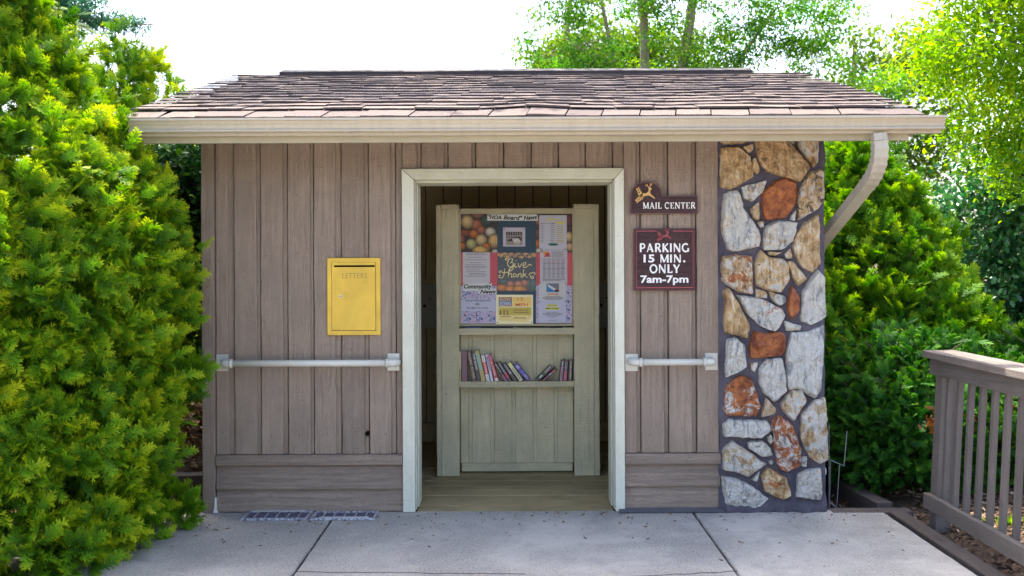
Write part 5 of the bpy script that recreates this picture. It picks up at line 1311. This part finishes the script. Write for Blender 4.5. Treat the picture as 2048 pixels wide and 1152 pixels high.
def tmpl_spray(nb=8, seed=0, width=0.038, forks=2):
    """flat feathery fan in the xy plane growing along +y, unit length, triangles only"""
    rr = random.Random(seed); V = []; F = []; tip = []
    def blade(b, ang, l_, w, z):
        d = Vector((math.sin(ang), math.cos(ang))); nrm = Vector((d.y, -d.x)); e = b + d * l_
        o = len(V); V.extend([(b.x + nrm.x * w, b.y + nrm.y * w, z), (e.x, e.y, z - .10 * l_ + rr.uniform(-.03, .03)), (b.x - nrm.x * w, b.y - nrm.y * w, z + .01)]); F.append((o, o + 1, o + 2))
        tip.extend([b.y * .75, e.y + .15, b.y * .75])
    for i in range(nb):
        t = i / (nb - 1); by = 0.02 + .66 * t
        for s_ in (-1, 1):
            ang = s_ * R(rr.uniform(38, 58) - 20 * t); l_ = (.44 - .22 * abs(t - .30)) * rr.uniform(.8, 1.2)
            b = Vector((0, by + (0.04 if s_ > 0 else 0))); z = -0.28 * by * by + rr.uniform(-.04, .04)
            blade(b, ang, l_, width, z)
            d = Vector((math.sin(ang), math.cos(ang)))
            for f_ in range(forks): blade(b + d * l_ * (.35 + .25 * f_), ang + (-s_ if f_ % 2 == 0 else s_) * R(32), l_ * (.50 - .12 * f_), width * .8, z + .01)
    blade(Vector((0, 0)), 0, 1.0, width * .7, 0.0); blade(Vector((0, .6)), R(8), .42, width, -.12)
    return np.array(V), np.array(F), np.clip(np.array(tip), 0, 1.2)
def tmpl_leaf(w=0.32, fold=0.10):
    V = np.array([(0, 0, 0), (w, .35, fold), (w * .75, .75, fold), (0, 1, -.08), (-w * .75, .75, fold), (-w, .35, fold)], float)
    F = np.array([(0, 1, 2, 3), (0, 3, 4, 5)]); return V, F, np.full(6, .5)
def scatter(T, pos, fwd, nrm, size, tone, tipw=0.0):
    """instances of a template: +y -> fwd, +z -> nrm"""
    V, F, tip = T; n = len(pos)
    f = fwd / np.linalg.norm(fwd, axis=1, keepdims=True)
    x = np.cross(f, nrm); x /= np.linalg.norm(x, axis=1, keepdims=True) + 1e-9; z = np.cross(x, f)
    B = np.stack([x, f, z], 1)            # n,3(axis),3
    P = pos[:, None, :] + size[:, None, None] * np.einsum('kj,njc->nkc', V, B)
    FF = (F[None] + (np.arange(n) * len(V))[:, None, None]).reshape(-1, F.shape[1])
    tn = np.clip(tone[:, None] + tipw * (tip[None, :] - .5), 0, 1)
    return P.reshape(-1, 3), FF, tn.ravel()
def join(parts):
    Vs, Fs, Ts = [], [], []; o = 0
    for V, F, t in parts: Vs.append(V); Fs.append(F + o); Ts.append(t); o += len(V)
    return np.concatenate(Vs), np.concatenate(Fs), np.concatenate(Ts)
def n3(n): return rng.normal(size=(n, 3))
SPR = [tmpl_spray(7, k) for k in range(4)]; SPRL = [tmpl_spray(5, 20 + k, 0.06, 1) for k in range(3)]
LEAF = tmpl_leaf(); LEAFN = tmpl_leaf(0.22, .06)

def conifer(name, label, cx, cy, prof, mat, n_clump, per=14, size=0.10, lump=0.10, seed=1, clip=None, tmpl=None, tone0=.45, inner=0.35, group=None, cat='shrub', base_z=0.0, facing=None, clump_r=0.09, updir=0.55, extra=()):
    """prof: [(z, r)] silhouette. Clumps of feathery sprays over a lumpy surface of revolution, plus an inner layer."""
    tmpl = tmpl or SPR
    root = empty(name, (cx, cy, base_z), label, cat, group)
    zz = np.array([p[0] for p in prof]); rr_ = np.array([p[1] for p in prof])
    rad = lambda z: np.interp(z, zz, rr_)
    parts = []
    for layer, (frac, cnt) in enumerate(((1.0, n_clump), (0.80, int(n_clump * inner)))):
        # sample z by area
        zs_ = np.linspace(zz[0], zz[-1], 200); w = rad(zs_) + .05; cdf = np.cumsum(w) / w.sum()
        z = np.interp(rng.random(cnt), cdf, zs_); th = rng.uniform(0, 2 * np.pi, cnt)
        if facing is not None: th = rng.uniform(facing[0], facing[1], cnt)
        lum = np.array([noise.fractal(Vector((math.cos(a) * 1.3 + seed, math.sin(a) * 1.3, b * 1.6)), 1.0, 2.0, 3) for a, b in zip(th, z)])
        r = rad(z) * frac * (1 + lump * lum * 1.2) + rng.uniform(-.15, .06, cnt)
        slope = np.gradient(rad(zs_), zs_); nz = -np.interp(z, zs_, slope)
        out = np.stack([np.cos(th), np.sin(th), np.clip(nz, -.6, 1.5)], 1); out /= np.linalg.norm(out, axis=1, keepdims=True)
        c = np.stack([cx + np.cos(th) * r, cy + np.sin(th) * r, z], 1)
        ctone = tone0 - .06 + .17 * rng.normal(size=cnt) + (0.0 if layer == 0 else -.18)  # inner layer darker: older foliage, plus crown shade put into the tone
        cdir = out + np.array([0, 0, updir]) + .35 * n3(cnt); cdir /= np.linalg.norm(cdir, axis=1, keepdims=True)
        m_ = per if layer == 0 else max(4, per // 2)
        C = np.repeat(c, m_, 0); D = np.repeat(cdir, m_, 0); Tn = np.repeat(ctone, m_)
        n = len(C); fw = D + .55 * n3(n); fw /= np.linalg.norm(fw, axis=1, keepdims=True)
        pos = C - D * .04 + clump_r * .55 * n3(n) + fw * .02
        nr = n3(n) * .6 + np.repeat(out, m_, 0) * .9 + np.array([0, 0, .3])
        sz = size * rng.uniform(.7, 1.25, n)
        keep = pos[:, 2] > gz(cx, cy) + 0.02
        if clip is not None: keep &= clip(pos)
        pos, fw, nr, sz, Tn = pos[keep], fw[keep], nr[keep], sz[keep], Tn[keep]
        idx = rng.integers(0, len(tmpl), len(pos))
        for k, Tm in enumerate(tmpl):
            q = idx == k
            if q.any(): parts.append(scatter(Tm, pos[q], fw[q], nr[q], sz[q], Tn[q] + .05 * rng.normal(size=q.sum()), .85))  # fresh light tips; bases toned down to paint shade in the gaps
    for (ex_, ey_, ez_, er_) in extra:
        n = 46; q0 = n3(n); q0 /= np.linalg.norm(q0, axis=1, keepdims=True); pp = np.array([ex_, ey_, ez_]) + q0 * er_ * .45
        parts.append(scatter(tmpl[0], pp, q0 + np.array([.2, -.3, .25]), n3(n), er_ * rng.uniform(.9, 1.4, n), tone0 - .1 + .1 * rng.normal(size=n), .42))
    V, F, t = join(parts)
    mesh_np('foliage', V, F, t, mat, root, kind='stuff')
    tr = MB(); top = zz[-1] * .9; bz = gz(cx, cy) - .03
    tr.tube([(cx, cy, bz), (cx + .02, cy, top * .4), (cx - .01, cy + .01, top * .75), (cx, cy, top)], [.06, .045, .025, .008], 8)
    recalc(tr.build('trunk', M_barkd, root))
    lb_ = MB()
    for k in range(70):
        z = rng.uniform(.05, .92) * top; a = rng.uniform(0, 2 * np.pi); r = float(rad(z)) * .85
        p = [(cx, cy, z), (cx + math.cos(a) * r * .5, cy + math.sin(a) * r * .5, z + r * .12), (cx + math.cos(a) * r, cy + math.sin(a) * r, z + r * .42)]
        if clip is not None and not bool(clip(np.array([p[2]]))[0]): continue
        lb_.tube(p, [.014, .009, .004], 5)
    lb_.build('limb', M_barkd, root, kind='stuff')
    return root

def tree(name, label, base, trunk, blobs, mat, bark, leaf_size, leaves_per, clump_r, seed=1, tm=LEAF, tone0=.5, flat=.7, group=None, cat='tree', trunk_r=0.12, droop=0.0):
    """trunk: list of stems, each a list of points; blobs: (centre, radii, clumps)"""
    r_ = random.Random(seed); root = empty(name, base, label, cat, group)
    tb = MB(); nodes = []
    for st, r0, r1 in trunk:
        P_ = [Vector(p) for p in st]; path = []; rad = []
        for i in range(len(P_) - 1):
            for k in range(5):
                t = k / 5; q = P_[i].lerp(P_[i + 1], t); q = q + Vector(noise.noise_vector(q * 1.7)) * .05 * (1 if (i or k) else 0); path.append(q)
        path.append(P_[-1]); n = len(path); rad = [r0 + (r1 - r0) * (i / (n - 1)) ** .8 for i in range(n)]
        tb.tube(path, rad, 9); nodes += [(p, rad[i]) for i, p in enumerate(path)][2:]
    recalc(tb.build('trunk', bark, root))
    lm = MB(); cl = []
    for (c, rad3, cnt) in blobs:
        c = Vector(c); nd = min(nodes, key=lambda q: (q[0] - c).length + max(0, q[0].z - c.z) * 1.5)
        mid = nd[0].lerp(c, .5) + Vector((0, 0, .12)) * (c - nd[0]).length
        r0 = max(.006, min(nd[1] * .6, .010 + .012 * (c - nd[0]).length)); lp = []
        for k in range(9):
            t = k / 8; q = nd[0] * (1 - t) ** 2 + mid * 2 * t * (1 - t) + c * t * t; q = q + Vector(noise.noise_vector(q * 2.3)) * .07 * (t * (1 - t) * 4); lp.append(q)
        lm.tube(lp, [r0 + (r0 * .35 - r0) * k / 8 for k in range(9)], 6)
        for _ in range(cnt):
            while True:
                u = Vector((r_.uniform(-1, 1), r_.uniform(-1, 1), r_.uniform(-1, 1)))
                if u.length < 1: break
            u = u * (0.55 + .45 * u.length)
            p = c + Vector((u.x * rad3[0], u.y * rad3[1], u.z * rad3[2])); cl.append((p, r_.gauss(tone0, .13)))
            if _ % 2 == 0:
                s_ = lp[r_.randint(4, 8)]; m2 = s_.lerp(p, .5) + Vector((0, 0, .05)); lm.tube([s_, m2, p], [r0 * .38, r0 * .24, .003], 4, cap=False)
    lm.build('limb', bark, root, kind='stuff')
    C = np.array([tuple(p) for p, _ in cl]); T_ = np.array([t for _, t in cl]); m_ = leaves_per
    Cc = np.repeat(C, m_, 0); n = len(Cc); pos = Cc + n3(n) * np.array([clump_r, clump_r, clump_r * flat])
    fw = n3(n) + np.array([0, 0, -droop]); nr = n3(n) * .7 + np.array([0, 0, 1.0])
    V, F, t = scatter(tm, pos, fw, nr, leaf_size * rng.uniform(.6, 1.3, n), np.repeat(T_, m_) + .14 * rng.normal(size=n), 0)
    mesh_np('crown', V, F, t, mat, root, kind='stuff')
    return root

# left golden arborvitae in front of the corner
clipL = lambda P: ~((P[:, 0] > -1.82) & (P[:, 1] > -0.06)) & ~((P[:, 0] > -2.02) & (P[:, 1] > -0.66) & (P[:, 2] > 2.05))
conifer('arborvitae_shrub', 'big golden green arborvitae bush filling the left side in front of the wall corner', -2.82, -0.72,
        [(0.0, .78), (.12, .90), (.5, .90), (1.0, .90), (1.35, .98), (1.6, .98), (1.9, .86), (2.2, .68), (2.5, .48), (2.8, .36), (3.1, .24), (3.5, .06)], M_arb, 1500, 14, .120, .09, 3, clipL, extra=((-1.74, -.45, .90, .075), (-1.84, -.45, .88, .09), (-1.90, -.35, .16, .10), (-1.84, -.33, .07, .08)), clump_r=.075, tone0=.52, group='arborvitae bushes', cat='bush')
# second arborvitae further left/behind peeking above the eave
conifer('arborvitae_shrub', 'yellow green conifer top showing behind the left end of the roof', -3.25, 2.3,
        [(0.3, .9), (1.2, 1.0), (2.0, .86), (2.6, .62), (3.0, .36), (3.35, .08)], M_arb, 420, 11, .15, .16, 8, None, tone0=.60, group='arborvitae bushes', cat='bush', base_z=gz(-3.25, 2.3))
# dark shrub between bush and wall, deep shade painted into its leaf colour
tree('shade_shrub', 'dark leafy shrub in deep shade under the left eave', (-2.9, 1.5, gz(-2.9, 1.5)), [([(-2.9, 1.5, 0), (-2.9, 1.5, 1.0), (-2.8, 1.5, 1.9)], .04, .015)],
     [((-2.6, 1.5, 1.9), (.75, .5, .5), 130), ((-2.7, 1.7, 1.25), (.85, .5, .6), 130), ((-2.45, 1.3, 2.0), (.4, .3, .35), 40)], leaf_mat('shade_dark_leaf', (0.010, 0.030, 0.010), (0.022, 0.070, 0.016), (0.09, 0.19, 0.02), .2), M_barkd, .06, 46, .13, 4, cat='shrub', tone0=.35)
# right arborvitae
clipR = lambda P: (P[:, 0] > 1.98)
conifer('arborvitae_shrub', 'cone shaped green arborvitae behind the stone pier on the right', 2.80, 2.15,
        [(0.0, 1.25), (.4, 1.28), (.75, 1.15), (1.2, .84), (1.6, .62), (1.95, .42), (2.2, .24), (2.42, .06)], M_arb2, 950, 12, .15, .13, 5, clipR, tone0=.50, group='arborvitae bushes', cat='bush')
conifer('yew_shrub', 'low dark green yew bush between the stone pier and the railing', 2.75, 1.02,
        [(0.0, .72), (.2, .80), (.5, .78), (.72, .62), (.90, .36), (1.0, .1)], M_arb3, 620, 12, .10, .16, 9, clipR, tone0=.45, tmpl=SPRL, group='low dark evergreen bushes', cat='bush', updir=.2)
conifer('yew_shrub', 'low dark green yew bush seen through the railing balusters', 4.05, 1.05,
        [(0.0, .80), (.2, .92), (.5, .90), (.75, .70), (.95, .3), (1.02, .1)], M_arb3, 520, 12, .10, .16, 10, None, tone0=.45, tmpl=SPRL, group='low dark evergreen bushes', cat='bush', updir=.2)
# brown dead patches in the yew
pb = n3(260) * np.array([.05, .02, .035]); ctr = np.array([(2.62, .20, .47), (2.76, .24, .50), (3.28, .33, .55)]); C = ctr[rng.integers(0, 3, 260)] + pb
V, F, t = scatter(SPRL[0], C, n3(260) + np.array([0, -.6, .3]), n3(260), .05 * rng.uniform(.6, 1.2, 260), rng.uniform(.3, .8, 260), .2)
mesh_np('dead_foliage', V, F, t, leaf_mat('rusty_dead_foliage', (0.10, 0.03, .01), (0.26, .085, .03), (.40, .17, .06), .2), bpy.data.objects['yew_shrub'], kind='stuff')

# glossy evergreen further right
tree('holly_shrub', 'tall dark glossy evergreen shrub behind the railing at the right edge', (5.1, 3.6, gz(5.1, 3.6)), [([(5.1, 3.6, 0), (5.0, 3.6, 1.2), (4.9, 3.6, 2.4)], .07, .02)],
     [((4.75, 3.5, 1.9), (.75, .6, .75), 130), ((5.1, 3.5, 1.1), (1.0, .6, .8), 150), ((5.6, 3.7, 2.1), (.9, .6, .7), 90), ((4.55, 3.4, .7), (.7, .5, .6), 70), ((5.5, 3.3, .4), (1.0, .6, .6), 80)], M_holly, M_barkd, .07, 34, .10, 14, cat='shrub', tone0=.5)
# sunny small leaved tree at the top right
tree('small_leaved_tree', 'bright yellow green small leaved tree overhanging the right edge', (5.6, 2.6, gz(5.6, 2.6)), [([(5.6, 2.6, 0), (5.3, 2.5, 1.8), (4.9, 2.4, 3.2), (4.6, 2.3, 4.6)], .09, .03), ([(5.35, 2.5, 1.6), (4.8, 2.4, 2.6), (4.35, 2.3, 3.1), (3.9, 2.2, 3.5)], .05, .012), ([(5.2, 2.5, 2.2), (5.6, 2.4, 3.4), (5.5, 2.4, 4.4)], .05, .02)],
     [((4.15, 2.3, 3.75), (.75, .6, .6), 90), ((3.75, 2.2, 3.1), (.55, .5, .35), 42), ((4.6, 2.4, 3.0), (.7, .6, .6), 90), ((4.9, 2.4, 4.2), (.9, .7, .6), 90), ((5.2, 2.4, 3.1), (.8, .6, .8), 90), ((4.0, 2.3, 2.50), (.5, .4, .20), 16), ((4.7, 2.3, 2.25), (.8, .5, .35), 60), ((5.4, 2.4, 2.2), (.7, .5, .5), 50), ((4.3, 2.3, 4.4), (.7, .6, .4), 50)],
     M_lime, M_bark, .052, 80, .125, 21, tone0=.52, tm=LEAFN)
# big background tree behind the roof with several pale stems
stems = [([(1.9, 8.6, 0.3), (2.1, 8.6, 2.6), (2.55, 8.7, 4.4), (3.0, 8.8, 7.5)], .15, .05), ([(2.0, 8.5, 2.0), (2.75, 8.6, 3.6), (3.9, 8.7, 5.2)], .07, .02), ([(1.85, 8.6, .4), (2.0, 8.7, 3.4), (1.95, 8.8, 7.0)], .12, .05), ([(2.0, 8.6, 2.4), (1.6, 8.6, 3.9), (1.2, 8.6, 6.0)], .07, .02), ([(2.1, 8.5, 1.6), (3.4, 8.5, 3.0), (4.6, 8.5, 3.8)], .06, .015)]
tree('background_tree', 'tall airy green tree with pale stems behind the roof ridge', (1.9, 8.6, gz(1.9, 8.6)), stems,
     [((.9, 8.4, 4.6), (.8, .8, .5), 38), ((1.4, 8.5, 3.6), (.8, .8, .5), 60), ((1.1, 8.2, 4.2), (.6, .6, .4), 24), ((2.2, 8.6, 3.6), (.6, .7, .6), 28), ((2.5, 8.6, 4.6), (.8, .8, .4), 26), ((3.6, 8.5, 3.9), (.8, .7, .6), 60), ((4.3, 8.5, 3.4), (.8, .7, .4), 60), ((4.9, 8.5, 3.3), (.7, .6, .4), 34), ((3.4, 8.6, 4.9), (.9, .8, .45), 44), ((4.3, 8.5, 4.6), (.7, .7, .5), 32), ((5.2, 8.4, 2.9), (.5, .5, .25), 18), ((.9, 8.4, 5.3), (.9, .8, .4), 40), ((2.1, 8.5, 5.3), (.9, .8, .4), 50), ((3.3, 8.5, 5.6), (.9, .8, .4), 44), ((4.4, 8.5, 5.3), (.8, .8, .4), 36), ((3.0, 8.5, 4.2), (.6, .7, .4), 30), ((5.3, 8.4, 4.0), (.5, .5, .3), 22), ((3.5, 8.4, 3.1), (.8, .6, .3), 26),
      ((1.0, 8.0, 6.2), (1.6, 1.6, .8), 60), ((3.0, 8.0, 6.8), (1.8, 1.6, .9), 70)],
     M_tree, M_barkl, .060, 64, .12, 31, tone0=.52, flat=.5, tm=LEAFN)
# denser darker evergreen in front of it
tree('cedar_tree', 'darker dense evergreen crown in front of the airy tree above the ridge', (.95, 7.2, gz(.95, 7.2)), [([(.95, 7.2, 0), (.98, 7.2, 2.5), (1.0, 7.2, 3.9)], .09, .02)],
     [((1.05, 7.2, 3.45), (.42, .4, .42), 40), ((.75, 7.2, 3.0), (.6, .5, .3), 34), ((1.35, 7.2, 3.1), (.45, .4, .35), 26), ((.30, 7.2, 2.95), (.28, .3, .16), 10)],
     leaf_mat('cedar_leaf', (0.012, 0.055, 0.018), (0.030, 0.115, 0.026), (0.10, 0.21, 0.035), .3), M_bark, .05, 46, .10, 33, tone0=.45)
# yellowish far tree left of it
tree('pale_tree', 'pale yellow green tree beyond the ridge at its middle', (.9, 13.5, gz(.9, 13.5)), [([(.9, 13.5, .5), (1.0, 13.5, 4.0), (1.2, 13.5, 7.5)], .14, .04)],
     [((.95, 13.5, 5.4), (.8, .8, .7), 60), ((1.9, 13.5, 5.6), (1.1, .9, .8), 80), ((.75, 13.4, 4.6), (.5, .6, .4), 22), ((1.8, 13.5, 4.5), (1.2, .9, .6), 70), ((3.2, 13.5, 5.2), (1.3, .9, 1.1), 90), ((5.2, 13.4, 3.6), (1.4, .9, .7), 80)],
     M_far, M_barkl, .085, 52, .18, 35, tone0=.6, flat=.5)
# trees further right seen under the gutter
tree('pale_tree', 'hazy pale green tree seen under the right end of the gutter', (6.2, 12.5, gz(6.2, 12.5)), [([(6.2, 12.5, .5), (6.2, 12.5, 2.5), (6.4, 12.5, 5.5)], .12, .04)],
     [((5.6, 12.3, 3.9), (1.0, .8, .25), 16), ((6.3, 12.3, 1.9), (.8, .8, .5), 40), ((7.2, 12.3, 3.2), (1.2, .8, 1.0), 90), ((6.6, 12.3, 5.2), (1.4, .8, .9), 70), ((7.6, 12.3, 1.6), (1.2, .8, .9), 70), ((8.0, 12.3, 4.8), (1.0, .8, 1.2), 60), ((5.0, 12.3, 1.2), (1.2, .8, .7), 50)],
     M_far, M_barkl, .085, 46, .18, 37, tone0=.55, flat=.5)
# spruce with long boughs at the top left
tree('spruce_tree', 'blue green spruce whose boughs hang in at the top left', (-6.4, 5.2, gz(-6.4, 5.2)), [([(-6.4, 5.2, 0), (-6.3, 5.2, 3.5), (-6.3, 5.2, 9)], .16, .05), ([(-6.3, 5.2, 4.1), (-5.4, 5.1, 4.25), (-4.6, 5.0, 4.18), (-3.95, 5.0, 4.12)], .035, .006)],
     [((-5.6, 5.1, 4.4), (.8, .6, .35), 80), ((-5.0, 5.0, 4.42), (.45, .5, .22), 50), ((-4.9, 5.0, 4.22), (.45, .4, .09), 26), ((-4.35, 5.0, 4.14), (.35, .2, .05), 16), ((-5.3, 5.1, 4.05), (.5, .4, .16), 24), ((-6.6, 5.2, 4.6), (.9, .8, .6), 50), ((-6.6, 5.2, 6.4), (1.3, 1.2, 1.1), 90)],
     M_spruce, M_bark, .07, 60, .08, 41, tm=tmpl_leaf(.10, .02), tone0=.5, flat=.6)
# tree standing behind the building whose high crown dapples the roof
tree('shade_tree', 'tall tree close behind the shelter whose crown is above the picture', (-7.9, 6.4, gz(-7.9, 6.4)), [([(-7.9, 6.4, 0), (-7.6, 6.3, 3.0), (-6.6, 5.8, 5.6), (-3.4, 3.6, 6.3)], .14, .05), ([(-3.4, 3.6, 6.3), (-1.0, 2.8, 6.7), (1.2, 2.8, 7.0)], .05, .02)],
     [((-2.9, 2.7, 6.4), (1.2, 1.1, .4), 34), ((-1.7, 2.5, 6.6), (1.1, 1.1, .4), 40), ((-.3, 2.5, 6.8), (1.1, 1.1, .4), 36), ((.9, 2.6, 6.9), (.9, 1.0, .4), 20), ((-3.6, 2.4, 6.2), (.8, .8, .4), 14)],
     M_tree, M_bark, .085, 42, .15, 51, tone0=.5)
# far wood beyond everything (one mass)
cnt = 900; xx = rng.uniform(-40, 45, cnt); yy = rng.uniform(24, 34, cnt); zz_ = .8 + rng.random(cnt) ** 1.4 * (4.6 + 1.2 * np.sin(xx * .5)) 
m_ = 16; C = np.repeat(np.stack([xx, yy, zz_], 1), m_, 0); n = len(C)
V, F, t = scatter(LEAF, C + n3(n) * .55, n3(n), n3(n) * .6 + np.array([0, 0, 1]), .34 * rng.uniform(.6, 1.3, n), rng.uniform(.2, .9, n), 0)
mesh_np('distant_wood', V, F, t, M_far, None, kind='stuff', label='pale distant wood beyond the trees', cat='wood')

# ------------------------------------------------------------------ ground litter
def litter(n, x0, x1, y0, y1, mat, name, label, T, size, lift=.012, cat='leaf litter'):
    px = rng.uniform(x0, x1, n); py = rng.uniform(y0, y1, n); pz = np.array([gz(a, b) for a, b in zip(px, py)]) + rng.uniform(.002, lift, n)
    nr = n3(n) * .45 + np.array([0, 0, 1.0]); fw = n3(n) * np.array([1, 1, .3])
    V, F, t = scatter(T, np.stack([px, py, pz], 1), fw, nr, size * rng.uniform(.5, 1.3, n), rng.beta(1.6, 2.2, n), 0)
    mesh_np(name, V, F, t, mat, None, kind='stuff', label=label, cat=cat)
litter(9000, -4.5, -1.84, 0.1, 5.5, M_litter, 'leaf_litter', 'brown dead leaves on the bank behind the left bush', LEAF, .06, .03)
litter(15000, 2.31, 5.2, -3.2, 0.9, M_chip, 'mulch', 'brown bark mulch and dry leaves beyond the railing', tmpl_leaf(.20, .05), .045, .03, 'mulch')
litter(1500, 1.95, 2.4, 0.05, 1.2, M_chip, 'mulch', 'dark mulch and debris behind the stone pier', tmpl_leaf(.20, .05), .04, .03, 'mulch')
# few grass tufts in the mulch
n = 160; ctr = np.array([(2.62, -1.05), (2.75, -0.4), (3.0, -1.6)])[rng.integers(0, 3, n)]; px = ctr[:, 0] + rng.normal(size=n) * .04; py = ctr[:, 1] + rng.normal(size=n) * .04
V, F, t = scatter(tmpl_leaf(.05, .02), np.stack([px, py, np.array([gz(a, b) for a, b in zip(px, py)])], 1), n3(n) * .35 + np.array([0, 0, 1]), n3(n), .08 * rng.uniform(.5, 1.2, n), rng.uniform(.3, .9, n), 0)
mesh_np('grass', V, F, t, M_arb, None, kind='stuff', label='small tufts of grass in the mulch behind the railing', cat='grass')
# few dry bits lying on the slab
n = 260; px = rng.uniform(-1.9, 2.15, n); py = -rng.beta(.8, 4, n) * 1.3 - .05
V, F, t = scatter(tmpl_leaf(.25, .1), np.stack([px, py, np.full(n, .003)], 1), n3(n) * np.array([1, 1, .1]), n3(n) * .2 + np.array([0, 0, 1]), .017 * rng.uniform(.4, 1.5, n), rng.uniform(.1, .9, n), 0)
mesh_np('debris', V, F, t, M_litter, None, kind='stuff', label='tiny scattered leaf crumbs on the concrete', cat='debris')
